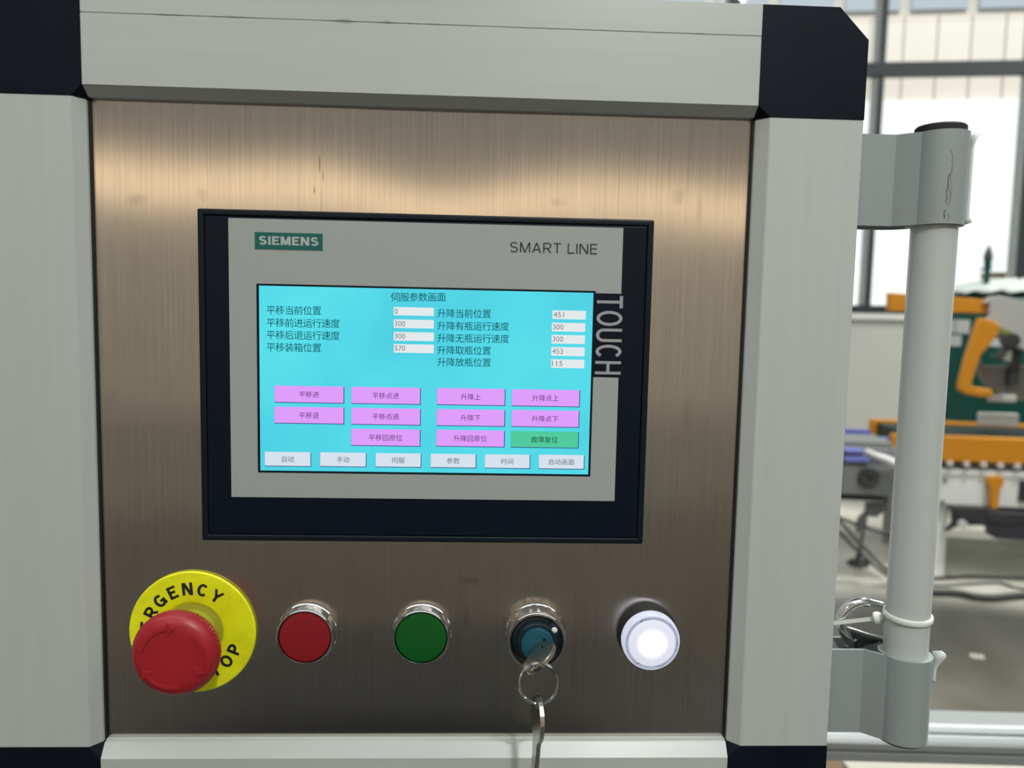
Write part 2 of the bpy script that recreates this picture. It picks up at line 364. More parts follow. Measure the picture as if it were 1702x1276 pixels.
# ================================================================ THE HALL
def floor_material():
    m = mat('concrete_floor', (0.15, 0.145, 0.13), 0.30, spec=0.5)
    nt = m.node_tree; b = nt.nodes['Principled BSDF']; tc = nt.nodes.new('ShaderNodeTexCoord')
    n = nt.nodes.new('ShaderNodeTexNoise'); n.inputs['Scale'].default_value = 1.3; n.inputs['Detail'].default_value = 6
    nt.links.new(tc.outputs['Object'], n.inputs['Vector'])
    r = nt.nodes.new('ShaderNodeValToRGB'); r.color_ramp.elements[0].color = (0.62, 0.62, 0.60, 1); r.color_ramp.elements[1].color = (1.25, 1.24, 1.20, 1)
    r.color_ramp.elements[0].position = 0.36; r.color_ramp.elements[1].position = 0.64
    nt.links.new(n.outputs[0], r.inputs[0])
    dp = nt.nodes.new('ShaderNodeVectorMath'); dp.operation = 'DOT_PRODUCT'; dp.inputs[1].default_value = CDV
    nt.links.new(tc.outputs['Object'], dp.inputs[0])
    z = nt.nodes.new('ShaderNodeValToRGB'); z.color_ramp.interpolation = 'LINEAR'      # floor colour bands: far one lightened for window light, cabinet one darkened against bounce
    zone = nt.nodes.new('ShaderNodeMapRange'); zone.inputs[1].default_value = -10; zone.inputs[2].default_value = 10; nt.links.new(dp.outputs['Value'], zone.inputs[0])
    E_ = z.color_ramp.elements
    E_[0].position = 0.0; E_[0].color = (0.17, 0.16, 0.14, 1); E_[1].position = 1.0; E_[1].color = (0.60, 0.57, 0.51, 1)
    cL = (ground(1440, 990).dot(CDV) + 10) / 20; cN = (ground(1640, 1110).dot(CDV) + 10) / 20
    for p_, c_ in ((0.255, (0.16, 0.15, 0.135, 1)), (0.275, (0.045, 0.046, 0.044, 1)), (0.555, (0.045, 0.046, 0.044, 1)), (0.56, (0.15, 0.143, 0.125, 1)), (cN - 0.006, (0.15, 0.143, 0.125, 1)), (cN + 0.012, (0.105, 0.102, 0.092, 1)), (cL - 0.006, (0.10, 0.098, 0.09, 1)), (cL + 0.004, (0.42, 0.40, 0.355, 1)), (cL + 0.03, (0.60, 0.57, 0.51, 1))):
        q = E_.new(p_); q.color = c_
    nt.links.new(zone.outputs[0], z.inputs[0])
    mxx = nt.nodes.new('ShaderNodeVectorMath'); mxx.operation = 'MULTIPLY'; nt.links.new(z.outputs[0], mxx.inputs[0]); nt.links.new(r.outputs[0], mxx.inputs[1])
    nt.links.new(mxx.outputs[0], b.inputs['Base Color'])
    n2 = nt.nodes.new('ShaderNodeTexNoise'); n2.inputs['Scale'].default_value = 5; nt.links.new(tc.outputs['Object'], n2.inputs['Vector'])
    r2 = nt.nodes.new('ShaderNodeMapRange'); r2.inputs[3].default_value = 0.22; r2.inputs[4].default_value = 0.42
    nt.links.new(n2.outputs[0], r2.inputs[0]); nt.links.new(r2.outputs[0], b.inputs['Roughness'])
    return m
WB = 7.6                                  # hall-frame depth of the window wall
S0, S1, R0 = -9.0, 13.0, -9.5             # hall-frame extents
SILL = bp(1450, 521, WB)[1]; HEAD = 6.1; ROOF = 7.2
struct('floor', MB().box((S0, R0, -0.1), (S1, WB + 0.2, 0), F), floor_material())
M_wall = mat('white_wall', (0.50, 0.50, 0.47), 0.7, noise=((1.1, 1.1, 1.1), 0.06))
M_wallr = mat('rear_wall_cladding', (0.32, 0.30, 0.28), 0.7); M_dado = mat('rear_wall_lower', (0.62, 0.545, 0.46), 0.7)
M_ceil = mat('ceiling_sheet', (0.30, 0.30, 0.295), 0.7)
struct('ceiling', MB().box((S0, R0, ROOF), (S1, WB + 0.2, ROOF + 0.15), F), M_ceil)
struct('wall_back', MB().box((S0, WB, 0), (S1, WB + 0.2, SILL), F), M_wall)
struct('wall_back', MB().box((S0, WB, HEAD), (S1, WB + 0.2, ROOF), F), M_wall)
struct('trim_1', MB().box((S0, WB - 0.05, SILL - 0.055), (S1, WB, SILL + 0.0), F), mat('pale_sill', (0.72, 0.72, 0.70), 0.5))
struct('wall_left', MB().box((S0 - 0.2, R0, 0), (S0, WB + 0.2, ROOF), F), M_wallr)
struct('wall_right', MB().box((S1, R0, 0), (S1 + 0.2, WB + 0.2, ROOF), F), M_wallr)
# wall behind the camera with a long strip of frosted windows
RZ0, RZ1 = 2.60, 3.12
struct('wall_front', MB().box((S0, R0 - 0.2, 0), (S1, R0, RZ0), F), M_dado)
struct('wall_front', MB().box((S0, R0 - 0.2, RZ1), (S1, R0, ROOF), F), M_wallr)
wf = tag(thing('window_2', None, None), kind='structure')
for i in range(11):
    a = S0 + i * 2.0
    obj('pane', MB().box((a + 0.04, R0 - 0.12, RZ0 + 0.04), (a + 1.96, R0 - 0.10, RZ1 - 0.04), F), emis('frosted_daylight', (255, 226, 184), REAR_GLOW), wf)
    obj('mullion', MB().box((a - 0.04, R0 - 0.15, RZ0), (a + 0.04, R0 - 0.02, RZ1), F), M_mull, wf)
# translucent roof strips
for c_, hw in ((-8.4, 0.55), (-2.0, 1.4)):
    struct('trim_2', MB().box((S0 + 1.5, c_ - hw, ROOF - 0.03), (S1 - 3.0, c_ + hw, ROOF - 0.005), F), emis('roof_daylight_near' if c_ > -5 else 'roof_daylight', (238, 246, 246), SKYLIGHT if c_ > -5 else 1.5))

# window wall on the far side of the hall
win = tag(thing('window_1', None, None), kind='structure')
c0 = WB + 0.02
s_a = bp(1468.5, 60, c0)[0]; s_b = bp(1710, 300, c0)[0]; pitch = s_b - s_a
zt0 = bp(1560, 125.5, c0)[1]; zt1 = bp(1560, 103.5, c0)[1]
def pane_glass():
    m = bpy.data.materials.new('window_glass'); m.use_nodes = True; nt = m.node_tree; nt.nodes.clear()
    t = nt.nodes.new('ShaderNodeBsdfTransparent'); t.inputs[0].default_value = (0.93, 0.95, 0.94, 1)
    g = nt.nodes.new('ShaderNodeBsdfGlossy'); g.inputs['Roughness'].default_value = 0.02
    x = nt.nodes.new('ShaderNodeMixShader'); x.inputs[0].default_value = 0.025
    o = nt.nodes.new('ShaderNodeOutputMaterial'); nt.links.new(t.outputs[0], x.inputs[1]); nt.links.new(g.outputs[0], x.inputs[2]); nt.links.new(x.outputs[0], o.inputs[0]); return m
M_glass = pane_glass()
FB = bp(1430, 507, c0)[1]
k0 = -5
xs = [s_a + pitch * k for k in range(-5, 6)]
wm = 0.028
for i, s in enumerate(xs):
    thin = abs(i - 5) % 2 == 0
    obj('mullion', MB().box((s - wm * (0.85 if thin else 1.9), c0 - 0.03, FB), (s + wm * (0.85 if thin else 1.9), c0 + 0.05, HEAD), F), M_mull, win)
    obj('mullion', MB().box((s - wm * (0.85 if thin else 1.9) - 0.03, c0 + 0.0, FB), (s - wm * (0.85 if thin else 1.9), c0 + 0.12, HEAD), F), M_strip, win)
    if i < len(xs) - 1:
        for za, zb_ in ((FB, zt0), (zt1, HEAD)):
            obj('pane', MB().box((s + 0.03, c0 + 0.03, za), (xs[i+1] - 0.03, c0 + 0.036, zb_), F), M_glass, win)
obj('transom', MB().box((xs[0], c0 - 0.035, zt0), (xs[-1], c0 + 0.06, zt1), F), M_mull, win)
obj('bottom_rail', MB().box((xs[0], c0 - 0.04, SILL), (xs[-1], c0 + 0.06, FB), F), M_mull, win)
struct('wall_back', MB().box((S0, WB, SILL), (xs[0], WB + 0.2, HEAD), F), M_wall)
struct('wall_back', MB().box((xs[-1], WB, SILL), (S1, WB + 0.2, HEAD), F), M_wall)

# yard and the pale building across it
struct('ground', MB().box((-25, WB + 0.2, -0.15), (40, 40, -0.05), F), mat('yard_concrete', (0.55, 0.53, 0.48), 0.8))
CB = 15.0
zb1 = bp(1600, 166, CB)[1]; zb2 = bp(1600, 24, CB)[1]
nb = thing('neighbouring_building', 'pale building across the yard seen through the windows', 'building', F(6, CB, 0), TH)
M_beige = mat('beige_cladding', (0.74, 0.66, 0.585), 0.7, noise=((0.8, 0.8, 0.5), 0.05))
M_beige2 = mat('beige_cladding_joint', (0.62, 0.575, 0.51), 0.7)
obj('wall', MB().box((-16, CB + 0.06, 0), (30, CB + 0.5, 12), F), M_beige2, nb)
pw = bp(1580, 100, CB)[0] - bp(1524, 100, CB)[0]
x = bp(1500, 100, CB)[0] - 14 * pw
for i in range(32):
    obj('facade_panel', MB().box((x + i*pw + 0.015, CB, zb1), (x + (i+1)*pw - 0.015, CB + 0.06, zb2), F), M_beige, nb)
for i in range(16):
    obj('window', MB().box((x + 2*i*pw + 0.10, CB - 0.02, zb2 + 0.1), (x + (2*i+2)*pw - 0.10, CB + 0.06, zb2 + 1.7), F), mat('blue_grey_glass', (0.42, 0.45, 0.50), 0.25), nb)
obj('ground_floor', MB().box((-16, CB - 0.12, 0.9), (30, CB + 0.06, zb1 - 0.03), F), mat('white_render', (0.97, 0.97, 0.98), 0.8), nb)
obj('plinth', MB().box((-16, CB - 0.16, 0), (30, CB + 0.06, 0.9), F), mat('peach_plinth', (0.70, 0.52, 0.38), 0.8), nb)
# things in the yard
s, z = bp(1667, 462, 11); s2 = bp(1679, 462, 11)[0]; s1 = bp(1653, 462, 11)[0]
yb = tag(obj('storage_box', MB().box((s1, 11, 0), (s2, 11.4, bp(1667, 454, 11)[1]), F).box((s1 - 0.02, 10.98, bp(1667, 454, 11)[1]), (s2 + 0.02, 11.42, bp(1667, 452, 11)[1]), F), mat('brown_box', (0.085, 0.07, 0.055), 0.6), loc=F(s1, 11, 0)),
         'dark brown box outdoors beyond the window, right of the valve', 'box')

wl = thing('work_lamp', 'small pendant work lamp hanging in front of the cabinet above the camera', 'lamp', WORK)
wfr = lambda a, b, h: Vector((WORK[0] + a, WORK[1] + b, WORK[2] + h))
obj('lamp_shade', MB().lathe([(0.045, -0.035), (0.075, -0.040), (0.072, -0.015), (0.035, 0.03), (0.018, 0.05), (0.018, 0.08)], (0, 0), 32, wfr), M_dark, wl, smooth=True)
obj('cord', MB().tube([(WORK[0], WORK[1], WORK[2] + 0.08), (WORK[0], WORK[1], ROOF)], 0.005, 8), M_dark, wl)
# high bay lamps
LL = dict(zip([(l[0], l[1]) for l in LAMPS], ('round high bay lamp above the aisle right behind the camera', 'round high bay lamp above the aisle left behind the camera', 'round high bay lamp above the floor between cabinet and orange machine',
          'round high bay lamp above the floor left of the cabinet', 'round high bay lamp far right behind the camera', 'round high bay lamp above the right end of the orange machine')))
for lx, ly, lz, le in LAMPS:
    t = thing('high_bay_lamp', LL[(lx, ly)], 'lamp', (lx, ly, lz), 0, 'high bay lamps under the roof')
    fr = lambda a, b, h: Vector((lx + a, ly + b, lz + h))
    obj('housing', MB().lathe([(0.17, -0.10), (0.21, -0.115), (0.215, -0.10), (0.19, -0.02), (0.08, 0.03), (0.08, 0.09)], (0, 0), 32, fr), M_dark, t, smooth=True)
    obj('cord', MB().tube([(lx, ly, lz + 0.09), (lx, ly, ROOF)], 0.008, 8), M_dark, t)

# ================================================================ CONTROL CABINET
XL, XR = -153.7, 150.6        # inner faces of the posts
ZT, ZB = 137.1, -164.9        # inner faces of the rails
FL, FR = -158.0, 155.9        # where the front faces begin
FT, FBm = 141.3, -171.3
OL, OR = -201.6, 199.5
OT, OB = 185.8, -215.0
CBK = 42.0
cabt = thing('cabinet_frame', 'white coated profile frame with black corner blocks round the steel panel', 'frame', mm(0, 20, -215))
def extr_z(poly, z0, z1): return MB().loft([mm(x, y, z0) for x, y in poly], [mm(x, y, z1) for x, y in poly])
def extr_x(poly, x0, x1): return MB().loft([mm(x0, y, z) for z, y in poly], [mm(x1, y, z) for z, y in poly])
obj('post', extr_z([(XR, CBK), (XR, -3), (FR, -8), (OR, -8), (OR, CBK)], -165.6, 136.4), M_white, cabt, bevel=0.0005)
obj('post', extr_z([(XL, CBK), (XL, -3), (FL, -8), (OL, -8), (OL, CBK)], -165.6, 136.4), M_white, cabt, bevel=0.0005)
# top rail: groove line 14 mm below its top edge
obj('rail', extr_x([(ZT, CBK), (ZT, -3), (FT, -8), (171.6, -8), (171.9, -7.6), (172.2, -8), (OT, -8), (OT, CBK)], -152.9, 150.0), M_whiteh, cabt)
obj('rail', extr_x([(ZB, CBK), (ZB, -2.2), (ZB - 0.5, -2.2), (ZB - 0.5, -3.6), (FBm, -8), (OB, -8), (OB, CBK)], -152.9, 150.0), M_whiteh, cabt)
def cap(sx, sz):
    x_in, x_f, x_o = (150.0, 155.9, OR) if sx > 0 else (-152.9, -158.0, OL)
    if sz > 0: z_in, z_f, z_o = 136.4, FT, OT
    else: z_in, z_f, z_o = -165.6, FBm + 0.5, OB
    c = 14.0
    fr_ = [(x_in, z_f), (x_f, z_in), (x_o, z_in), (x_o, z_o - sz*c), (x_o - sx*c, z_o), (x_in, z_o)]
    bk = [(x_in, z_in), (x_in + sx*0.01, z_in), (x_o, z_in), (x_o, z_o - sz*c), (x_o - sx*c, z_o), (x_in, z_o)]
    m = MB(); A = [mm(x, -8.25, z) for x, z in fr_]; B = [mm(x, -3.2, z) for x, z in bk]; D = [mm(x, CBK, z) for x, z in bk]
    n = 6
    m.add(A + B + D, [tuple(range(n))[::-1]] + [(i, (i+1) % n, n+(i+1) % n, n+i) for i in range(n)] + [(n+i, n+(i+1) % n, 2*n+(i+1) % n, 2*n+i) for i in range(n)] + [tuple(range(2*n, 3*n))])
    return m
for sx in (-1, 1):
    for sz in (1, -1): obj('corner_block', cap(sx, sz), M_black, cabt, bevel=0.0003)
obj('support_column', MB().box((-0.045, 0.0, 0.02), (0.045, 0.04, 1.034)), M_dark, cabt, bevel=0.003)
obj('base_plate', MB().box((-0.22, -0.16, 0.0), (0.22, 0.20, 0.02)), M_dark, cabt, bevel=0.003)
obj('edge_strip', MB().box((XL, -1.6, ZB + 0.2), (XL + 0.7, -0.4, ZT - 0.2), mm), M_rubber, cabt)  # thin dark strip along the inner face of each post
obj('edge_strip', MB().box((XR - 0.8, -1.6, ZB + 0.2), (XR, -0.4, ZT - 0.2), mm), M_rubber, cabt)

# brushed steel front sheet, gently buckled, with real thickness
def sheet():
    nx, nz = 120, 110
    x0, x1, z0, z1 = XL + 0.05, XR - 0.05, ZB + 0.05, ZT - 0.05
    def wv(x, z):
        up = 1 / (1 + math.exp(-(z - 70) / 16.0))
        ed = min(1, (z1 - z) / 12.0)
        slope = 0.0125 * math.exp(-((x - 2) / 42.0)**2) - 0.0015 + 0.0022 * sin(x / 23.0 + 0.8) + 0.003 * math.exp(-((x + 95) / 30.0)**2)
        return slope * (9 * math.log(1 + math.exp((z - 84) / 9.0)) - 7 * math.log(1 + math.exp((z - 119) / 7.0))) + 0.05 * sin(x / 60.0) * sin(z / 50.0) + 0.012 * sin(x / 11.0 + 1) * sin(z / 14.0) * up
    vs = []; fs = []; uv = []
    for j in range(nz + 1):
        for i in range(nx + 1):
            x = x0 + (x1 - x0) * i / nx; z = z0 + (z1 - z0) * j / nz
            vs.append(mm(x, wv(x, z), z)); uv.append((i / nx, j / nz))
    for j in range(nz):
        for i in range(nx):
            a = j*(nx+1)+i; fs.append((a, a+1, a+nx+2, a+nx+1))
    o = len(vs)
    bk = [mm(x0, 2, z0), mm(x1, 2, z0), mm(x1, 2, z1), mm(x0, 2, z1)]
    vs += bk; fs.append((o, o+3, o+2, o+1)); uv += [(0, 0), (1, 0), (1, 1), (0, 1)]
    me = bpy.data.meshes.new('steel_panel'); base = mm(0, 0, 0)
    me.from_pydata([v - base for v in vs], [], fs); me.update()
    ul = me.uv_layers.new(name='UVMap')
    for l in me.loops: ul.data[l.index].uv = uv[l.vertex_index]
    for p in me.polygons: p.use_smooth = True
    me.materials.append(steel_material())
    ob = link('steel_panel', me); ob.location = base; return ob
tag(sheet(), 'brushed stainless steel front sheet carrying the touch screen and push buttons', 'panel')

# ---------------------------------------------------------------- touch panel
PY = -6.0
def P(u, v, y=PY):
    p = at(u, v, y / 1000); return p.x * 1000, (p.z - 1.25) * 1000
tp = thing('touch_panel', 'black framed operator touch screen with grey face on the steel panel', 'touch screen', mm(0, 0, -65))
def frame_mb(x0, x1, z0, z1, w_, y0, y1):
    m = MB()
    o_ = [(x0, z0), (x1, z0), (x1, z1), (x0, z1)]; i_ = [(x0+w_, z0+w_), (x1-w_, z0+w_), (x1-w_, z1-w_), (x0+w_, z1-w_)]
    V = [mm(x, y0, z) for x, z in o_] + [mm(x, y0, z) for x, z in i_] + [mm(x, y1, z) for x, z in o_] + [mm(x, y1, z) for x, z in i_]
    fs = []
    for i in range(4):
        j = (i+1) % 4
        fs += [(i, j, 4+j, 4+i), (8+i, 12+i, 12+j, 8+j), (i, 8+i, 8+j, j), (4+i, 4+j, 12+j, 12+i)]
    return m.add(V, fs)
BX0, BX1, BZ0, BZ1 = -104.5, 104.5, -64.9, 88.9
obj('bezel', frame_mb(BX0, BX1, BZ0, BZ1, 3.0, -0.1, PY), M_bezel, tp, bevel=0.0008, seg=3)
obj('front_foil', MB().box((BX0 + 3.25, PY + 0.15, BZ0 + 3.25), (BX1 - 3.25, -0.3, BZ1 - 3.25), mm), M_foil, tp, bevel=0.0003)
obj('bezel_seal', MB().box((BX0 + 1, -3, BZ0 + 1), (BX1 - 1, -0.05, BZ1 - 1), mm), M_bezel, tp)
gl, gt = P(379.5, 362); gr, gb = P(1021, 832); gr = (P(1036.5, 378.5)[0] + P(1021, 832)[0]) / 2; gt = 84.89; gb = -43.87; gl = -90.52; gr = 90.07
hx0, hx1, hz0, hz1 = -78.2, 78.1, -32.2, 55.6        # opening round the display
tz1 = P(1010, 487.5)[1]; tz0 = P(1005, 627)[1]; 
zs = [gb, hz0, tz0, tz1, hz1, gt]; xsf = [gl, hx0, hx1, gr]
fm = MB(); vid = {}
def cell(i, j): # solid?
    if j == 0 or j == 4: return True
    if i == 0: return True
    if i == 1: return False
    return j not in (2,)
zs = [gb, hz0, tz0, tz1, hz1, gt]
for j in range(5):
    for i in range(3):
        if cell(i, j):
            fm.add([mm(xsf[i], PY + 0.02, zs[j]), mm(xsf[i+1], PY + 0.02, zs[j]), mm(xsf[i+1], PY + 0.02, zs[j+1]), mm(xsf[i], PY + 0.02, zs[j+1])], [(0, 1, 2, 3)])
fp = obj('faceplate', fm, M_face, tp)
so = fp.modifiers.new('thick', 'SOLIDIFY'); so.thickness = 0.00016; so.offset = -1
def flat_rect(u0, v0, u1, v1, h, th=0.04):
    xa, za = P(u0, v0); xb, zb_ = P(u1, v1)
    return MB().box((xa, PY - h, zb_), (xb, PY - h + th, za), mm)
def flat_text(s, u0, v0, u1, v1, h, bold=0.0, rot=False, upto=None):
    """text filling the pixel rectangle on the panel face"""
    xa, za = P(u0, v0); xb, zb_ = P(u1, v1)
    if rot: pl = lambda a, b, v: mm(xa + (xb - xa) * b, PY - h, za + (zb_ - za) * a)
    else: pl = lambda a, b, v: mm(xa + (xb - xa) * a, PY - h, zb_ + (za - zb_) * b)
    vs, fs, bb = text_mb(s, None, pl, bold); return vs, fs
lg = obj('logo_plate', flat_rect(423.5, 385.5, 536.5, 416.3, 0.18, 0.1), M_teal, tp)
def face_word(word, u0, v0, u1, v1, h, t, cond=1.0, gap=0.14, rot=False):
    xa, za = P(u0, v0); xb, zb_ = P(u1, v1)
    pl = (lambda a, b: mm(xa + (xb - xa)*b, PY - h, za + (zb_ - za)*a)) if rot else (lambda a, b: mm(xa + (xb - xa)*a, PY - h, zb_ + (za - zb_)*b))
    return stroke_word(word, t, pl, cond, gap)
obj('lettering', face_word('SIEMENS', 430.5, 392.0, 529.5, 408.8, 0.22, 0.20, 1.0, 0.13), M_print_l, lg)
obj('lettering', face_word('SMART LINE', 848, 402.0, 992.5, 422.3, 0.17, 0.095, 1.0, 0.17), M_print_k, fp)
obj('side_lettering', face_word('TOUCH', 992.5, 491, 1031.5, 622.5, 0.03, 0.125, 0.82, 0.115, rot=True), M_touch, tp)

# the display: lit picture elements are flat emissive plates
def screen_mat():
    m = bpy.data.materials.new('lit_cyan_display'); m.use_nodes = True; nt = m.node_tree; nt.nodes.clear()
    e = nt.nodes.new('ShaderNodeEmission'); tc = nt.nodes.new('ShaderNodeTexCoord'); n = nt.nodes.new('ShaderNodeTexNoise')
    n.inputs['Scale'].default_value = 14; n.inputs['Detail'].default_value = 3; nt.links.new(tc.outputs['Object'], n.inputs['Vector'])
    r = nt.nodes.new('ShaderNodeValToRGB'); r.color_ramp.elements[0].color = lin((74, 210, 230)); r.color_ramp.elements[1].color = lin((88, 228, 240))
    r.color_ramp.elements[0].position = 0.35; r.color_ramp.elements[1].position = 0.65
    nt.links.new(n.outputs[0], r.inputs[0]); nt.links.new(r.outputs[0], e.inputs[0]); e.inputs[1].default_value = 0.96
    g_ = nt.nodes.new('ShaderNodeBsdfGlossy'); g_.inputs['Roughness'].default_value = 0.25; g_.inputs[0].default_value = (0.03, 0.03, 0.03, 1)
    a = nt.nodes.new('ShaderNodeAddShader'); o = nt.nodes.new('ShaderNodeOutputMaterial')
    nt.links.new(e.outputs[0], a.inputs[0]); nt.links.new(g_.outputs[0], a.inputs[1]); nt.links.new(a.outputs[0], o.inputs[0]); return m
scr = obj('display', MB().box((-77.03, PY + 0.1, -31.15), (77.05, PY + 0.6, 54.69), mm), screen_mat(), tp)
E_txt = emis('display_text_dark', (10, 62, 78)); E_btxt = emis('display_button_text', (82, 22, 100)); E_gtxt = emis('display_text_black', (4, 24, 20))
E_pink = emis('display_pink', (222, 158, 250)); E_grn = emis('display_green', (82, 203, 158)); E_field = emis('display_field', (228, 234, 236))
E_menu = emis('display_menu_grey', (214, 226, 238)); E_edge = emis('display_shadow_edge', (62, 70, 130)); E_num = emis('display_number_grey', (120, 118, 124)); E_mtxt = emis('display_menu_text', (84, 94, 100))
E_edgel = emis('display_light_edge', (250, 225, 255))
SH = -0.08
def label_text(s, u0, vc, pitch_, size, em, name, parent, dv=0.0):
    """row of characters, each pitch_ px apart"""
    m = MB()
    for i, ch in enumerate(s):
        cu0 = u0 + i * pitch_
        xa, zc = P(cu0 + pitch_/2, vc + dv * i)
        k = size * 0.2835 
        def pl(a, b, v): return mm(xa + (v.x - 0.5) * k * 0.98, PY - SH - 0.06, zc + (v.y - 0.38) * k * 0.98)
        vs, fs, bb = text_mb(ch, None, lambda a, b, v: v, 0.0, res=2)
        m.add([mm(xa + (v.x - 0.5) * k, PY - SH - 0.06, zc + (v.y - 0.38) * k) for v in vs], fs)
    return obj(name, m, em, parent)
def num_text(s, u0, v0, u1, v1, em, parent):
    return obj('value', MB().add(*[x for x in flat_text(s, u0, v0, u1, v1, SH + 0.06)]), em, parent)
label_text('伺服参数画面', 649.5, 493.5, 15.3, 15.6, E_txt, 'screen_title', scr)
for i, (s, v) in enumerate((('平移当前位置', 515), ('平移前进运行速度', 536), ('平移后退运行速度', 556.3), ('平移装箱位置', 576.8))):
    label_text(s, 442.5, v, 15.3, 15.6, E_txt, 'screen_text', scr, 0.2)
for i, (s, v) in enumerate((('升降当前位置', 520.5), ('升降有瓶运行速度', 541.3), ('升降无瓶运行速度', 561.8), ('升降取瓶位置', 581.8), ('升降放瓶位置', 601.5))):
    label_text(s, 726.5, v, 15.0, 15.4, E_txt, 'screen_text', scr, 0.15)
FLD = [(654.5, 510, 721, 525, '0'), (654.5, 530.5, 721, 546, '300'), (654.5, 551.3, 721, 567, '300'), (654.5, 571.5, 721, 587, '570'),
       (918.5, 515.5, 973.5, 531, '451'), (917.5, 536, 972.5, 551.5, '300'), (917, 556.2, 972, 571.7, '300'), (916.5, 576.3, 971.5, 592, '453'), (916, 596.8, 971, 612, '115')]
for u0, v0, u1, v1, s in FLD:
    fo = obj('value_field', flat_rect(u0, v0, u1, v1, SH + 0.03, 0.02), E_field, scr)
    w_ = 6.2 * len(s) - 1.2
    obj('screen_number', MB().add(*flat_text(s, u0 + 1.6, v0 + 2.6, u0 + 1.6 + w_, v0 + 11.8, SH + 0.06)), E_num, scr)
BTN = [(456, 640.5, 571, 669.5, '平移进'), (584, 642.5, 698, 671.5, '平移点进'), (726.5, 644.5, 838.5, 673.5, '升降上'), (851, 646.5, 962.5, 675.5, '升降点上'),
       (456, 675.5, 571, 704, '平移退'), (584, 677.5, 698, 706, '平移点退'), (726, 679.5, 838, 708, '升降下'), (850.5, 681, 961.5, 709.7, '升降点下'),
       (584, 712.3, 697.5, 741, '平移回原位'), (725.5, 714, 837.5, 742.3, '升降回原位'), (849.5, 716, 960.5, 744, '故障复位')]
def screen_button(u0, v0, u1, v1, s, em, et, size, name, lab=None):
    xa, za = P(u0, v0); xb, zb_ = P(u1, v1)
    obj(name + '_edge', flat_rect(u0 - 0.2, v0 + 0.4, u1 + 1.3, v1 + 1.3, SH + 0.025, 0.02), E_edge, scr)
    b = obj(name, flat_rect(u0, v0, u1, v1, SH + 0.045, 0.02), em, scr)
    n = len(s); pt = size * 1.0
    label_text(s, (u0 + u1)/2 - n*pt/2, (v0 + v1)/2 + 0.3, pt, size, et, name + '_text', scr, 0.1)
    if lab: b['label'] = lab
for i, (u0, v0, u1, v1, s) in enumerate(BTN):
    screen_button(u0, v0, u1, v1, s, E_grn if i == 10 else E_pink, E_gtxt if i == 10 else E_btxt, 11.3, 'screen_button', 'green on-screen button' if i == 10 else None)
MENU = [(440, 750.5, 516, 774.5, '自动'), (532.3, 751.5, 608, 775.3, '手动'), (624.5, 752.7, 699, 776, '伺服'), (716, 753.7, 790.3, 777, '参数'), (806, 754.7, 880, 778, '时间'), (896, 755.3, 970, 779, '启动画面')]
for u0, v0, u1, v1, s in MENU: screen_button(u0, v0, u1, v1, s, E_menu, E_mtxt, 11.0, 'menu_button')

# ---------------------------------------------------------------- row of operators
ZC = -111.4
def arc_text(word, c, r_mid, size, start, step, h, inward=False, t=0.20):
    m = MB()
    for i, ch in enumerate(word):
        W, S = glyph(ch, t)
        a = radians(start + step * i); rad = Vector((cos(a), sin(a))); up = -rad if inward else rad; right = Vector((up.y, -up.x)); cc = rad * r_mid
        def pl(x, y):
            q = cc + right * ((x - 0.5) * W * size * 1.13) + up * ((y - 0.5) * size); return mm(c[0] + q.x, -h, c[1] + q.y)
        w = stroke_word(ch, t, pl); m.add(w.v, w.f)
    return m
c = (-111.2, ZC)
es = thing('emergency_stop_button', 'red mushroom emergency stop button on a yellow ring plate', 'button', mm(c[0], 0, c[1]))
rg = obj('ring_plate', MB().lathe([(14.2, 0.05), (29.2, 0.05), (30.0, 0.6), (30.0, 1.3), (29.4, 1.9), (15.6, 1.9), (15.0, 1.7), (14.2, 1.0), (14.2, 0.05)], c, 96), M_yellow, es, smooth=True)
obj('lettering', arc_text('EMERGENCY', c, 21.6, 6.2, 211, -19.3, 1.95), M_print_k, rg)
obj('lettering', arc_text('STOP', c, 21.4, 6.2, -79, 18.8, 1.95, inward=True), M_print_k, rg)
obj('collar', MB().lathe([(14.3, 0.02), (14.3, 0.9), (13.6, 1.0), (11.0, 1.0), (10.6, 4.0), (9.6, 4.2), (9.6, 13.0)], c, 64), M_yellow2, es, smooth=True)
prof = [(9.0, 10.0), (9.2, 15.0), (13.0, 17.6), (17.6, 18.6), (18.9, 19.8), (19.4, 21.6), (19.5, 23.2), (19.2, 24.8), (18.1, 26.7), (16.5, 28.0), (14.9, 28.6), (12.0, 28.75), (6, 28.8), (0, 28.8)]
hcn = (c[0] + 0.9, c[1] - 0.4)
hd = obj('mushroom_head', MB().lathe(prof, hcn, 144, knurl=(4, 7, 0.17)), M_red, es, smooth=True)
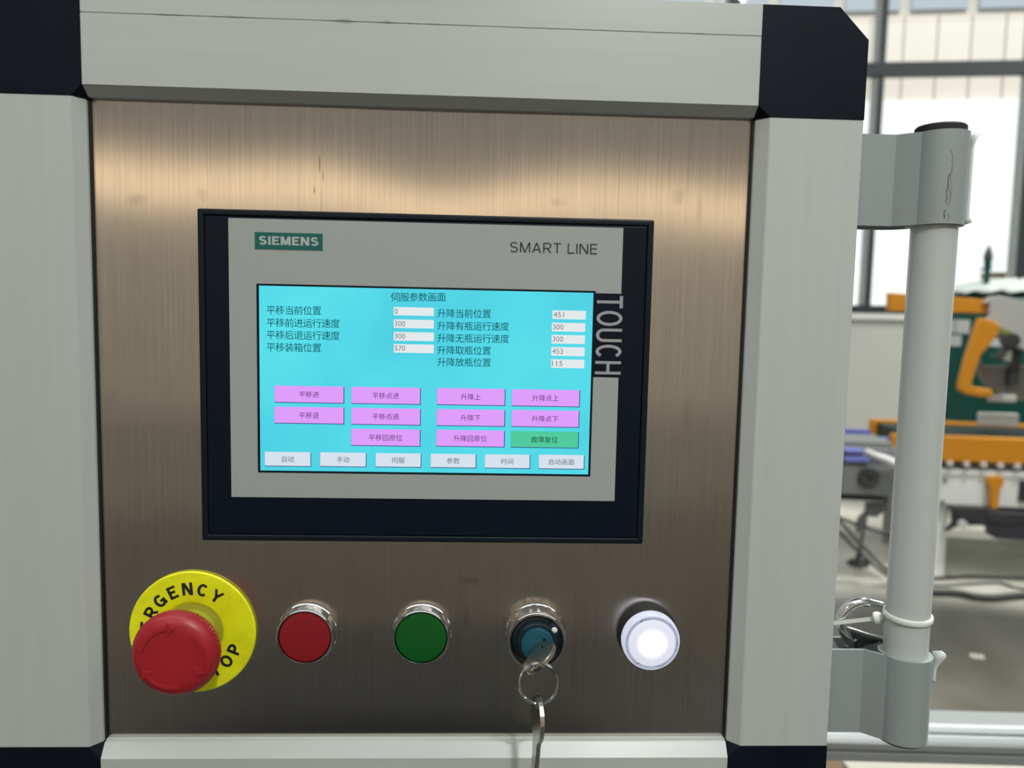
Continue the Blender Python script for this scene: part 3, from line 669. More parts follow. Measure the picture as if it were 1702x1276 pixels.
def arrow_mb(a_tail, a_head, r, w_, h, c):
    m = MB(); n = 22; hl = 13
    for side in (0,):
        A = []; B = []
        for i in range(n + 1):
            a = radians(a_tail + (a_head + hl - a_tail) * i / n); A.append((r - w_/2, a)); B.append((r + w_/2, a))
        top = [mm(c[0] + q*cos(a), -h, c[1] + q*sin(a)) for q, a in A + B]; bot = [mm(c[0] + q*cos(a), -(h - 0.5), c[1] + q*sin(a)) for q, a in A + B]
        V = top + bot; N = n + 1; fs = []
        for i in range(n):
            fs += [(i, i+1, N+i+1, N+i), (2*N+i, 3*N+i, 3*N+i+1, 2*N+i+1), (i, 2*N+i, 2*N+i+1, i+1), (N+i, N+i+1, 3*N+i+1, 3*N+i)]
        m.add(V, fs)
    tri = [(r - w_*1.9, a_head + hl), (r + w_*1.9, a_head + hl), (r, a_head)]
    q = [(rr*cos(radians(a)), rr*sin(radians(a))) for rr, a in tri]
    m.loft([mm(c[0]+x, -(h-0.5), c[1]+z) for x, z in q], [mm(c[0]+x, -h, c[1]+z) for x, z in q]); return m
for k in range(3): obj('arrow', arrow_mb(167 - 120*k, 84 - 120*k, 13.6, 1.6, 29.25, hcn), M_red, hd, bevel=0.0001)

def chrome_sleeve(c, h, t, r0=14.2, r1=13.4, ri=12.5):
    n = 24
    prof = [(r0 + 0.2, 0.05), (r0 + 0.2, 1.0), (r0 - 0.2, 1.4), (r1 + 0.25, h - 1.2), (r1, h - 0.25), (r1 - 0.3, h), (ri + 0.15, h), (ri, h - 0.3), (ri, h - 2.0), (ri - 1, h - 2.6), (ri - 1, 0.1)]
    m = MB(); m.lathe(prof, c, 96)
    o = obj('chrome_ring', m, M_chrome, t, smooth=True)
    # small facets milled round the sleeve
    f = MB()
    for j in range(n):
        a0 = 2*pi*j/n; a1 = a0 + 2*pi/n*0.62
        R_ = r0 - 0.05; Rt = r1 + 0.32
        f.add([mm(c[0]+R_*cos(a0), -1.6, c[1]+R_*sin(a0)), mm(c[0]+R_*cos(a1), -1.6, c[1]+R_*sin(a1)), mm(c[0]+Rt*cos(a1), -(h-1.4), c[1]+Rt*sin(a1)), mm(c[0]+Rt*cos(a0), -(h-1.4), c[1]+Rt*sin(a0))], [(0, 1, 2, 3)])
    fo = obj('sleeve_flutes', f, M_chrome, t)
    s_ = fo.modifiers.new('t', 'SOLIDIFY'); s_.thickness = 0.0002
    return o
def push_button(cx_, m, label):
    c = (cx_, ZC)
    t = thing('push_button', label, 'button', mm(c[0], 0, c[1]), 0, 'flush push buttons in the row')
    chrome_sleeve(c, 7.2, t)
    obj('button_cap', MB().lathe([(11.4, 2.0), (12.1, 2.2), (12.15, 6.4), (11.9, 6.75), (11.3, 6.85), (6, 6.9), (0, 6.9)], c, 72), m, t, smooth=True)
push_button(-56.6, M_redcap, 'red flush push button in a chrome ring beside the emergency stop')
push_button(-1.3, M_green, 'green flush push button in a chrome ring')

# key switch
c = (54.1, ZC)
ks = thing('key_switch', 'blue and black key switch in a chrome ring holding a key', 'switch', mm(c[0], 0, c[1]))
chrome_sleeve(c, 10.8, ks, 14.6, 14.0, 12.6)
obj('knob', MB().lathe([(12.0, 2.0), (12.0, 7.6), (11.2, 8.4), (10.0, 8.6), (9.6, 12.2), (9.1, 12.8), (8.0, 12.8), (8.0, 8.0)], c, 64), mat('knob_black', (0.008, 0.016, 0.022), 0.35), ks, smooth=True)
pa = radians(38); pd = Vector((cos(pa), sin(pa))); pn = Vector((-pd.y, pd.x))
poly = [pd*7.5 + pn*3.1, pd*10.6 + pn*3.0, pd*12.2 + pn*1.6, pd*12.5, pd*12.2 - pn*1.6, pd*10.6 - pn*3.0, pd*7.5 - pn*3.1]
obj('pointer', MB().loft([mm(c[0]+q.x, -8, c[1]+q.y) for q in poly], [mm(c[0]+q.x, -12.2, c[1]+q.y) for q in poly]), MATS['knob_black'], ks, bevel=0.0003)
dc = (c[0] + pd.x*10.3, c[1] + pd.y*10.3)
obj('white_dot', MB().lathe([(1.45, 12.0), (1.45, 12.3), (1.2, 12.5), (0, 12.6)], dc, 24), mat('white_dot', (0.75, 0.75, 0.74), 0.4), ks, smooth=True)
obj('lock_cylinder', MB().lathe([(7.8, 4.0), (7.8, 14.6), (7.5, 15.2), (6.9, 15.3), (0, 15.3)], c, 56), M_blue, ks, smooth=True)
sa = radians(41); sd = Vector((cos(sa), sin(sa))); sn = Vector((-sd.y, sd.x))
q = [sd*5.2 + sn*0.8, sd*5.2 - sn*0.8, sd*-4.6 - sn*0.8, sd*-4.6 + sn*0.8]
obj('key_slot', MB().loft([mm(c[0]+p.x, -15.0, c[1]+p.y) for p in q], [mm(c[0]+p.x, -15.36, c[1]+p.y) for p in q]), M_print_k, ks)

# keys on a ring
def key_mb(fr, blade=26.0, bw=10.5, bl=21.0):
    """flat key: fr(a, b, t) with a across, b along (blade at b<0, bow b>0), t thickness"""
    T = 1.0
    out = []
    n = 26
    outline = []
    for i in range(n + 1):
        a = pi*(-0.5 + 0.16) + (2*pi - 2*pi*0.16) * i / n
        outline.append((bw*cos(a), bl/2 + 1.5 + (bl/2)*sin(a)))
    outline += [(-3.6, 0.0), (-3.6, -2.5), (-3.4, -blade), (-2.2, -blade - 2.4), (0.4, -blade - 3.0)]
    teeth = []
    b = -blade - 1.0
    for i in range(5):
        teeth += [(2.0 if i % 2 else 3.2, b), (3.4 if i % 2 else 2.0, b + 1.9)]; b += 3.8
    outline += teeth + [(3.6, -2.5), (3.6, 0.0)]
    return outline, T
def build_key(name, fr, parent, m_, hole=(0, 17.5, 2.4), **kw):
    ol, T = key_mb(fr, **kw)
    bm = bmesh.new()
    ov = [bm.verts.new((x, y, 0)) for x, y in ol]
    oe = [bm.edges.new((ov[i], ov[(i+1) % len(ov)])) for i in range(len(ov))]
    hv = [bm.verts.new((hole[0] + hole[2]*cos(2*pi*j/16), hole[1] + hole[2]*sin(2*pi*j/16), 0)) for j in range(16)]
    he = [bm.edges.new((hv[i], hv[(i+1) % 16])) for i in range(16)]
    bmesh.ops.triangle_fill(bm, edges=oe + he, use_beauty=True, use_dissolve=False)
    r_ = bmesh.ops.extrude_face_region(bm, geom=bm.faces[:])
    for v in [e for e in r_['geom'] if isinstance(e, bmesh.types.BMVert)]: v.co.z += 2*T
    bm.verts.index_update()
    vs = [fr(v.co.x, v.co.y, v.co.z - T) for v in bm.verts]; fs = [tuple(v.index for v in f.verts) for f in bm.faces]
    bm.free()
    return obj(name, MB().add(vs, fs), m_, parent, bevel=0.00015)
c3 = Vector((54.1, 0, ZC))
kt = thing('key_ring', 'nickel split ring with two keys, one turned in the key switch', 'keys', mm(54.1, -36, ZC - 14))
U1 = Vector((sd.x, 0, sd.y)); N1 = Vector((sn.x, 0, sn.y))
def fr1(a, b, t):
    p = c3 + Vector((0, -16.8, 0)) + U1*a + Vector((0, -b, 0)) + N1*t
    return mm(p.x, p.y, p.z)
build_key('key', fr1, kt, M_nickel, hole=(-2.0, 16.0, 2.6), blade=8.0, bw=9.0, bl=19.0)
hc = c3 + Vector((0, -16.8 - 16.0, 0)) + U1*(-2.0)
RR = 8.6
rc = Vector((hc.x + 0.9, hc.y - 1.0, hc.z - RR + 0.6))
for k, (dy, dr) in enumerate(((0.0, 0.0), (0.75, 0.15))):
    path = [mm(rc.x + (RR+dr)*cos(2*pi*j/56), rc.y + dy + 1.6*sin(2*pi*j/56), rc.z + (RR+dr)*sin(2*pi*j/56)) for j in range(56)]
    obj('split_ring', MB().tube(path, 0.00055, 8, closed=True), M_chrome, kt, smooth=True)
kb = Vector((rc.x, rc.y - 1.4, rc.z - RR))       # ring bottom
hang = radians(9)
def fr2(a, b, t):      # hangs edge-on: across runs into depth, along is vertical
    yv = Vector((sin(hang), -cos(hang), 0)); tv = Vector((cos(hang), sin(hang), 0))
    p = kb + yv*a + Vector((0.02, 0, 1))*(b - 19.2) + tv*t
    return mm(p.x, p.y, p.z)
build_key('key', fr2, kt, M_nickel, hole=(0.0, 19.2, 2.3), blade=27.0, bw=9.5, bl=21.0)

# illuminated white button
c = (109.3, ZC)
lb = thing('indicator_button', 'illuminated white push button glowing in a black collar', 'button', mm(c[0], 0, c[1]))
obj('collar', MB().lathe([(14.7, 0.05), (14.7, 1.8), (14.1, 2.4), (14.0, 6.4), (13.2, 6.9), (9, 6.9)], c, 72), M_rubber, lb, smooth=True)
def lens_mat(name, kind):
    m = bpy.data.materials.new(name); m.use_nodes = True; nt = m.node_tree; b = nt.nodes['Principled BSDF']
    b.inputs['Base Color'].default_value = (0.25, 0.26, 0.32, 1); b.inputs['Roughness'].default_value = 0.1
    if kind == 'disc':   # LED behind a diffusing lens: brightest over the diode
        tc = nt.nodes.new('ShaderNodeTexCoord'); ln = nt.nodes.new('ShaderNodeVectorMath'); ln.operation = 'LENGTH'
        nt.links.new(tc.outputs['Object'], ln.inputs[0])
        r = nt.nodes.new('ShaderNodeMapRange'); r.inputs[1].default_value = 0.0134; r.inputs[2].default_value = 0.0156; r.inputs[3].default_value = 1.25; r.inputs[4].default_value = 0.66
        r.interpolation_type = 'SMOOTHSTEP'
        nt.links.new(ln.outputs['Value'], r.inputs[0]); nt.links.new(r.outputs[0], b.inputs['Emission Strength'])
        b.inputs['Emission Color'].default_value = (0.90, 0.90, 1.0, 1)
    else:
        b.inputs['Emission Color'].default_value = (0.80, 0.84, 1.0, 1); b.inputs['Emission Strength'].default_value = 0.62
    return m
M_lensr = lens_mat('lit_lens_rim', 'rim')
obj('lens', MB().lathe([(13.0, 5.5), (13.9, 6.0), (14.0, 8.0), (13.8, 10.6), (13.45, 11.6), (13.15, 12.0), (12.85, 11.95)], c, 96), M_lensr, lb, smooth=True)
obj('lens_groove', MB().lathe([(12.85, 11.95), (12.8, 9.4), (11.5, 9.4), (11.4, 11.5)], c, 96), mat('lens_groove_blue', (0.05, 0.06, 0.16), 0.12, spec=0.6), lb, smooth=True)  # dark blue groove between rim and disc
obj('lens_disc', MB().lathe([(11.45, 10.0), (11.4, 12.0), (11.1, 12.4), (9.0, 12.9), (5, 13.2), (0, 13.3)], c, 72), lens_mat('lit_lens_disc', 'disc'), lb, smooth=True)

# ---------------------------------------------------------------- door handle
HY = 1.0
p0 = at(1552.5, 380, HY/1000); p1 = at(1504, 1090, HY/1000)
HX = (p0.x + p1.x) / 2 * 1000
HXt, HXb = p0.x*1000, p1.x*1000
hn = thing('door_handle', 'light grey tube handle held by two brackets on the cabinet side', 'handle', mm(HX, HY, -150))
def hx(z): # tube centre line
    za, zb_ = (p0.z-1.25)*1000, (p1.z-1.25)*1000
    return HXb + (HXt - HXb) * (z - zb_) / (za - zb_)
TR = 10.3
zt_top = (at(1567, 213, (HY-12)/1000).z - 1.25)*1000; zt_bot = (at(1563, 371, (HY-12)/1000).z - 1.25)*1000
zl_top = (at(1505, 1101, (HY-12)/1000).z - 1.25)*1000; zl_bot = (at(1505, 1242, (HY-12)/1000).z - 1.25)*1000
obj('tube', MB().tube([mm(hx(zl_bot + 3), HY, zl_bot + 3), mm(hx(0), HY, 0), mm(hx(zt_top - 3), HY, zt_top - 3)], TR/1000, 48), M_tubew, hn, smooth=True)
def bracket(z0, z1, name):
    X = hx((z0+z1)/2); R_ = 12.6; m = MB()
    def wall(front, back):
        for k in range(len(front) - 1):
            q = [front[k], front[k+1], back[k+1], back[k]]
            m.loft([mm(x, y, z0) for x, y in q], [mm(x, y, z1) for x, y in q])
    fr_ = [(OR, 2.2), (X - 20.0, 2.2), (X - 11.6, -4.9)]
    wall([(x, HY + y) for x, y in fr_], [(x + (0 if i_ == 0 else 0.5), HY + y + 1.6) for i_, (x, y) in enumerate(fr_)])
    bk_ = [(OR, 17.0), (X - 16.0, 17.0), (X - 11.0, 15.4), (X - 6.5, 11.4)]
    wall([(x, HY + y) for x, y in bk_], [(x - (0 if i_ == 0 else 0.5), HY + y + 1.6) for i_, (x, y) in enumerate(bk_)])
    wall([(OR + 0.1, HY + 2.2), (OR + 1.8, HY + 2.2)], [(OR + 0.1, HY + 18.0), (OR + 1.8, HY + 18.0)])
    n = 64; A = []
    for z in (z0, z1):
        for r_ in (R_, TR + 0.12): A += [mm(X + r_*cos(2*pi*k/n), HY + r_*sin(2*pi*k/n), z) for k in range(n)]
    fs = []
    for k in range(n):
        l = (k+1) % n; fs += [(k, l, 2*n+l, 2*n+k), (n+k, 3*n+k, 3*n+l, n+l), (k, n+k, n+l, l), (2*n+k, 2*n+l, 3*n+l, 3*n+k)]
    m.add(A, fs)
    return obj(name, m, M_bracket, hn), X
bu_, XU = bracket(zt_bot, zt_top, 'bracket'); bl_, XLo = bracket(zl_bot, zl_top, 'bracket')
for b in (bu_, bl_):
    for p in b.data.polygons: p.use_smooth = True
    b.data.set_sharp_from_angle(angle=radians(25))
obj('end_plug', MB().lathe([(10.4, zt_top - 0.5), (11.2, zt_top + 0.4), (11.2, zt_top + 2.9), (10.6, zt_top + 3.6), (0, zt_top + 3.8)], (0, 0), 48, lambda a, b, h: mm(XU + a, HY + b, h)), M_rubber, hn, smooth=True)
obj('end_plug', MB().lathe([(10.6, zl_bot + 0.5), (11.6, zl_bot - 0.2), (11.4, zl_bot - 1.2), (10.4, zl_bot - 1.6), (0, zl_bot - 1.6)], (0, 0), 48, lambda a, b, h: mm(XLo + a, HY + b, h)), M_rubber, hn, smooth=True)
# loose ends of the clear protective film on the sockets
M_film = mat('loose_film', (0.72, 0.76, 0.75), 0.25, spec=0.6)
def film(X, z0, z1, curls):
    m = MB(); n = 14
    A = []; B = []
    for i in range(n + 1):
        t = i / n; z = z0 + (z1 - z0) * t
        w_ = 0.7
        for zc_, am, ws in curls: w_ += am * math.exp(-((t - zc_) / ws)**2)
        A.append(mm(X + 12.3, HY - 3.0, z)); B.append(mm(X + 12.9 + w_, HY - 4.5 - w_*0.5, z + 0.5*w_))
    V = A + B; N = n+1
    m.add(V, [(i, i+1, N+i+1, N+i) for i in range(n)])
    o = obj('protective_film', m, M_film, hn, smooth=True)
    s_ = o.modifiers.new('t', 'SOLIDIFY'); s_.thickness = 0.00025
film(XU, zt_bot + 0.6, zt_top - 0.6, [(1.0, 3.0, 0.06), (0.0, 1.3, 0.05)])
film(XLo, zl_top - 14, zl_top + 2.0, [(0.80, 3.6, 0.22)])
# scuff on the upper socket
M_scuff = mat('scuff_grey', (0.12, 0.125, 0.12), 0.6)
sm = MB(); rnd = random.Random(3)
def scuff(pts, w_):      # thin worn crack on the socket: (angle deg, height mm)
    for k in range(len(pts) - 1):
        (a0, z0), (a1, z1) = pts[k], pts[k+1]; r_ = 12.64; q = []
        for a, z, d in ((a0, z0, -w_), (a1, z1, -w_*0.8), (a1, z1, w_*0.8), (a0, z0, w_)): q.append(mm(XU + r_*cos(radians(a + d)), HY + r_*sin(radians(a + d)), z))
        sm.add(q, [(0, 1, 2, 3)])
zz = zt_bot
scuff([(-97 + rnd.uniform(-2.0, 2.0) + 3.5*sin(k*0.55), zz + 8 + k*1.35) for k in range(20)], 0.9)
scuff([(-101 + rnd.uniform(-1.5, 1.5), zz + 9 + k*1.2) for k in range(12)], 1.3)
scuff([(-94 + rnd.uniform(-2, 2), zz + 12 + k*1.5) for k in range(9)], 0.6)
scuff([(-103 + rnd.uniform(-3, 3), zz + 2 + k*1.1) for k in range(5)], 1.8)
scuff([(-97, zz + 1.5), (-93, zz + 3), (-98, zz + 4.6)], 1.0)
so_ = obj('scuff_mark', sm, M_scuff, hn); so_['kind'] = 'stuff'

# cable tie and carabiner at the lower end of the handle
def hp(u, v, y): p = at(u, v, y/1000); return p
tz = (at(1510, 1036, (HY-11)/1000).z - 1.25)*1000
ct = thing('cable_tie', 'white nylon cable tie round the lower end of the handle tube', 'cable tie', mm(hx(tz), HY, tz))
ring = [mm(hx(tz) + (TR+0.85)*cos(2*pi*j/48), HY + (TR+0.85)*sin(2*pi*j/48), tz + 0.9*cos(2*pi*j/48)) for j in range(48)]
obj('strap', MB().lathe([(TR + 0.1, -1.4), (TR + 0.9, -1.35), (TR + 1.15, -1.0), (TR + 1.15, 1.0), (TR + 0.9, 1.35), (TR + 0.1, 1.4), (TR + 0.1, -1.4)], (0, 0), 48, lambda a, b, h: mm(hx(tz) + a, HY + b, tz + h + 0.06*b + 0.01*a)), M_nylon, ct, smooth=True)
obj('tail', MB().loft([hp(1455, 1024, 8), hp(1455, 1031, 8), hp(1455, 1031, 9.2), hp(1455, 1024, 9.2)], [hp(1366, 1034, 11), hp(1366, 1041, 11), hp(1366, 1041, 12.2), hp(1366, 1034, 12.2)]), M_nylon, ct)
obj('tie_head', MB().tube([hp(1450, 1027.5, 8), hp(1453, 1027.3, 7.6), hp(1460, 1026.5, 7), hp(1466, 1026.5, 6.5), hp(1470, 1029, 5)], [0.0014, 0.0030, 0.0033, 0.0022, 0.0011], 12), M_nylon, ct, smooth=True)
cb = thing('snap_hook', 'chrome snap hook hanging behind the lower end of the handle', 'hook', hp(1420, 1072, 14))
hook = smooth_path([hp(1506, 1024, 16), hp(1480, 1011, 15), hp(1452, 1002, 14), hp(1430, 1000.5, 14), hp(1411, 1008, 14), hp(1399, 1024, 14), hp(1398, 1042, 14), hp(1406, 1056, 14), hp(1412, 1067, 14), hp(1411, 1074, 14)], 6)
obj('hook_body', MB().tube(hook, [0.0021]*14 + [0.0026]*(len(hook)-14), 14), M_chrome, cb, smooth=True)
obj('gate', MB().tube([hp(1408, 1043, 14), hp(1440, 1054, 14), hp(1466, 1061, 14), hp(1490, 1060, 15)], 0.0009, 10), M_chrome, cb, smooth=True)
gp = [hp(u, v, 13.2) for u, v in ((1411, 1046), (1470, 1063), (1490, 1064), (1490, 1071), (1455, 1068), (1436, 1071), (1428, 1077), (1410, 1078), (1414, 1062))]
gq = [hp(u, v, 16.2) for u, v in ((1411, 1046), (1470, 1063), (1490, 1064), (1490, 1071), (1455, 1068), (1436, 1071), (1428, 1077), (1410, 1078), (1414, 1062))]
obj('lever', MB().loft(gp, gq), mat('dark_chrome', (0.22, 0.22, 0.225), 0.25, metal=1.0), cb, bevel=0.0004)
pc = hp(1424, 1069, 12.8)
obj('pivot', MB().tube([pc + Vector((0, -0.0006, 0)), pc + Vector((0, 0.004, 0))], 0.0019, 20), M_chrome, cb, smooth=True)
# ---------------------------------------------------------------- aluminium profile in front of the hall floor
AY = 0.40
def az(v): return at(1375, v, AY).z
prof = [(az(1210), 0.016), (az(1212), 0.011), (az(1218), 0.0075), (az(1219), 0.0095), (az(1221.5), 0.009), (az(1223), 0.005), (az(1229), 0.0018), (az(1234), 0.0), (az(1245), 0.0), (az(1245.5), 0.007), (az(1248.5), 0.007), (az(1249), 0.0), (az(1264), 0.0), (az(1265), 0.004), (az(1265), 0.045), (az(1210), 0.045)]
xa, xb = 0.10, 1.2; tl = radians(-3.0)
def af(x, y, z): return Vector((x, AY + y + (x - 0.40)*math.tan(tl), z))
ap = thing('aluminium_profile', 'bright grooved aluminium profile running behind the cabinet and handle', 'profile', af(xa, 0.02, 0))
obj('beam', MB().loft([af(xa, y, z) for z, y in prof], [af(xb, y, z) for z, y in prof]), M_alu, ap, bevel=0.0005)
for x_ in (xa + 0.02, xb - 0.06): obj('leg', MB().box((x_, AY + 0.008 + (x_ - 0.40)*math.tan(tl), 0), (x_ + 0.035, AY + 0.040 + (x_ - 0.40)*math.tan(tl), az(1265))), M_alu, ap, bevel=0.001)
# carton and pale sheet below the profile, on a low shelf
ctop = at(1400, 1263, 0.90).z
qx = at(1443, 1270, 0.80).x
cbx = thing('cardboard_box', 'brown cardboard carton just below the aluminium profile', 'box', (qx - 0.15, 0.72, 0))
obj('carton', MB().box((qx - 0.30, 0.52, 0.001), (qx, 0.90, ctop)), mat('cardboard', (0.17, 0.115, 0.06), 0.8), cbx, bevel=0.001)
obj('tape', MB().box((qx - 0.20, 0.518, ctop - 0.10), (qx - 0.15, 0.902, ctop + 0.0012)), mat('packing_tape', (0.36, 0.28, 0.16), 0.3), cbx)
bn = thing('low_bench', 'low bench with pale cream top below the aluminium profile, right of the carton', 'bench', (qx + 0.38, 0.71, 0))
obj('bench_top', MB().box((qx + 0.008, 0.52, ctop - 0.018), (qx + 0.75, 0.90, ctop)), mat('cream_board', (0.50, 0.47, 0.40), 0.7), bn, bevel=0.002)
for x_ in (qx + 0.03, qx + 0.69):
    for y_ in (0.54, 0.84): obj('leg', MB().box((x_, y_, 0), (x_ + 0.04, y_ + 0.04, ctop - 0.018)), M_dark, bn, bevel=0.002)

# ---------------------------------------------------------------- unseen dark chest added behind the camera to darken the lower steel reflection
tt = thing('added_chest', 'unseen black chest added to darken the reflection at the bottom of the steel sheet', 'added chest', (-0.12, -1.12, 0))
M_tt = mat('chest_black', (0.012, 0.013, 0.012), 0.6, spec=0.2)
obj('body', MB().box((-0.50, -1.22, 0.03), (0.24, -0.85, 0.60)), M_tt, tt, bevel=0.01)
obj('lid', MB().box((-0.51, -1.23, 0.605), (0.25, -0.84, 0.635)), M_rubber, tt, bevel=0.006)
for k in range(2):
    d_ = obj('drawer', MB().box((-0.44, -0.85, 0.05 + k*0.275), (0.20, -0.838, 0.31 + k*0.275)), M_tt, tt, bevel=0.003)
    obj('handle', MB().tube([(-0.30, -0.825, 0.27 + k*0.275), (0.06, -0.825, 0.27 + k*0.275)], 0.007, 10), M_dark, d_)
for x_ in (-0.40, 0.16):
    for y_ in (-1.16, -0.91): obj('foot', MB().tube([(x_, y_, 0.001), (x_, y_, 0.03)], 0.02, 16), M_rubber, tt)

# ================================================================ FAR MACHINES
def prism(pts, c_front, c_back, c_ref=None):
    """outline of pixel points on plane c_ref, extruded in depth"""
    cr = c_ref if c_ref is not None else c_front
    q = [bp(u, v, cr) for u, v in pts]
    return MB().loft([F(s, c_front, z) for s, z in q], [F(s, c_back, z) for s, z in q])
def hbox(u0, v0, u1, v1, c0_, c1_):
    s0, za = bp(u0, v0, c0_); s1, zb_ = bp(u1, v1, c0_)
    return MB().box((s0, c0_, zb_), (s1, c1_, za), F)
# ---- air tank
CT = 5.3
sL = bp(1571, 600, CT)[0]; sC = sL + 0.56; RT = 0.56
z_sh = bp(1640, 492, CT)[1]; z_top = bp(1700, 470, CT - 0.2)[1]; z_bt = bp(1640, 850, CT)[1]
at_ = thing('air_tank', 'dark green upright air tank standing behind the orange machine', 'tank', F(sC, CT + RT, 0), TH)
cc_ = CT + 0.2
fr = lambda a, b, h: F(sC + a, cc_ + b, h)
pf = [(0.001, z_bt - 0.12), (0.30, z_bt - 0.08), (0.50, z_bt), (RT, z_bt + 0.10), (RT, z_sh - 0.04)]
for i in range(1, 8):
    a = i/8*pi/2; pf.append((RT*cos(a), z_sh - 0.04 + (z_top - z_sh + 0.04)*sin(a)))
pf.append((0.001, z_top))
obj('shell', MB().lathe(pf, (0, 0), 64, fr), M_tank, at_, smooth=True)
obj('seam', MB().lathe([(RT, z_sh - 0.08), (RT + 0.008, z_sh - 0.075), (RT + 0.008, z_sh - 0.055), (RT, z_sh - 0.05)], (0, 0), 64, fr), M_tank, at_, smooth=True)
for k in range(3):
    a = radians(-90 + 120*k); x_, y_ = RT*0.8*cos(a), RT*0.8*sin(a)
    obj('leg', MB().box((sC + x_ - 0.03, cc_ + y_ - 0.03, 0), (sC + x_ + 0.03, cc_ + y_ + 0.03, z_bt + 0.1), F), M_tank, at_)
def tank_plate(u0, v0, u1, v1, m_, name):
    s0, za = bp(u0, v0, CT - 0.25); s1, zb_ = bp(u1, v1, CT - 0.25)
    pts = []
    for s in (s0, (s0+s1)/2, s1):
        d = max(-RT*0.97, min(RT*0.97, s - sC)); pts.append((s, cc_ - math.sqrt(RT*RT - d*d) - 0.004))
    m = MB()
    m.add([F(s, c_, za) for s, c_ in pts] + [F(s, c_, zb_) for s, c_ in pts], [(0, 1, 4, 3), (1, 2, 5, 4)])
    o = obj(name, m, m_, at_); s_ = o.modifiers.new('t', 'SOLIDIFY'); s_.thickness = 0.004
tank_plate(1611, 531, 1627, 555, M_sticker, 'label_plate'); tank_plate(1606, 558, 1618, 577, M_sticker, 'label_plate'); tank_plate(1640, 558, 1664, 576, M_sticker, 'label_plate')
vs_, vz_ = bp(1645, 476, CT - 0.1)
vt = obj('valve', MB().tube([F(vs_, cc_ - 0.25, z_sh + 0.06), F(vs_, cc_ - 0.25, vz_ + 0.08), F(vs_, cc_ - 0.25, vz_ + 0.20)], [0.02, 0.018, 0.028], 10), M_tank, at_, smooth=True)
obj('valve_lever', MB().tube([F(vs_ - 0.045, cc_ - 0.25, vz_ + 0.115), F(vs_ + 0.03, cc_ - 0.25, vz_ + 0.13)], 0.010, 8), M_bluep, vt, smooth=True)
obj('valve_bonnet', MB().tube([F(vs_, cc_ - 0.25, vz_ + 0.19), F(vs_, cc_ - 0.25, vz_ + 0.23), F(vs_, cc_ - 0.25, vz_ + 0.28)], [0.032, 0.024, 0.006], 10), M_dark, vt, smooth=True)
# crumpled clear film over the left shoulder of the tank
m = MB(); n = 14; k_ = 6; V = []
for j in range(k_ + 1):
    for i in range(n + 1):
        a = radians(182 + 78*i/n); t = j / k_; el = radians(8 + 66*t)
        r_ = RT*cos(el)*1.03 + 0.01*sin(i*1.9 + j); V.append(F(sC + r_*cos(a), cc_ + r_*sin(a), z_sh - 0.03 + (z_top - z_sh + 0.04)*sin(el) + 0.035 + 0.012*sin(i*2.3 - j*1.1)))
fs = [(j*(n+1)+i, j*(n+1)+i+1, (j+1)*(n+1)+i+1, (j+1)*(n+1)+i) for j in range(k_) for i in range(n)]
fo = obj('plastic_sheet', m.add(V, fs), mat('milky_sheet', (0.70, 0.74, 0.70), 0.3, spec=0.6), at_, smooth=True); s_ = fo.modifiers.new('t', 'SOLIDIFY'); s_.thickness = 0.003


# ---- carton sealing machine
CM = 3.75
cs = thing('carton_sealing_machine', 'grey carton sealing machine with orange side rails and rollers', 'machine', F(bp(1640, 800, CM)[0], CM + 0.3, 0), TH)
s_l, ztab = bp(1558, 783, CM)
s_l = bp(1562, 800, CM)[0]
s_r = s_l + 1.6
obj('bed', MB().box((s_l, CM, bp(1640, 842, CM)[1]), (s_r, CM + 0.75, bp(1640, 784, CM)[1]), F), M_cab, cs, bevel=0.006)
obj('bed_edge', MB().box((s_l - 0.01, CM - 0.008, bp(1640, 791, CM)[1]), (s_r, CM + 0.02, bp(1640, 782, CM)[1]), F), mat('bed_edge_white', (0.72, 0.73, 0.71), 0.4), cs, bevel=0.003)
obj('leg', MB().box((s_l, CM + 0.02, 0), (s_l + 0.06, CM + 0.12, bp(1640, 840, CM)[1]), F), M_cab, cs, bevel=0.004)
obj('leg', MB().box((s_r - 0.06, CM + 0.02, 0), (s_r, CM + 0.12, bp(1640, 840, CM)[1]), F), M_cab, cs, bevel=0.004)
obj('leg', MB().box((s_l, CM + 0.63, 0), (s_l + 0.06, CM + 0.73, bp(1640, 840, CM)[1]), F), M_cab, cs, bevel=0.004)
obj('roller_tray', MB().box((s_l - 0.3, CM + 0.02, bp(1640, 784, CM)[1]), (s_r, CM + 0.7, bp(1640, 776, CM)[1]), F), M_grey, cs)
zr = bp(1634, 771.5, CM)[1]; sp = (bp(1688, 773, CM)[0] - bp(1576, 769, CM)[0]) / 4; s0r = bp(1576, 769, CM)[0]
rp = None
for k in range(-3, 17):
    s = s0r + sp*k
    ro = obj('roller', MB().tube([F(s, CM - 0.01, zr), F(s, CM + 0.68, zr)], 0.018, 14), M_grey, cs, smooth=True)
    obj('roller_end', MB().tube([F(s, CM - 0.03, zr + 0.002), F(s, CM - 0.01, zr + 0.002)], [0.013, 0.018], 14), mat('bright_steel', (0.95, 0.90, 0.88), 0.35, metal=0.6), ro, smooth=True)
zo0 = bp(1640, 769.5, CM - 0.02)[1]; zo1 = bp(1640, 727, CM - 0.02)[1]
so0 = bp(1482, 740, CM - 0.02)[0]
obj('side_rail', MB().box((so0, CM - 0.02, zo0), (s_r, CM + 0.03, zo1), F), M_orange, cs, bevel=0.008)
zo2 = bp(1640, 711, CM + 0.55)[1]; zo3 = bp(1640, 703.5, CM + 0.55)[1]
obj('side_rail', MB().box((bp(1448, 710, CM + 0.55)[0], CM + 0.55, zo2 - 0.10), (s_r, CM + 0.60, zo3), F), M_orange, cs, bevel=0.006)
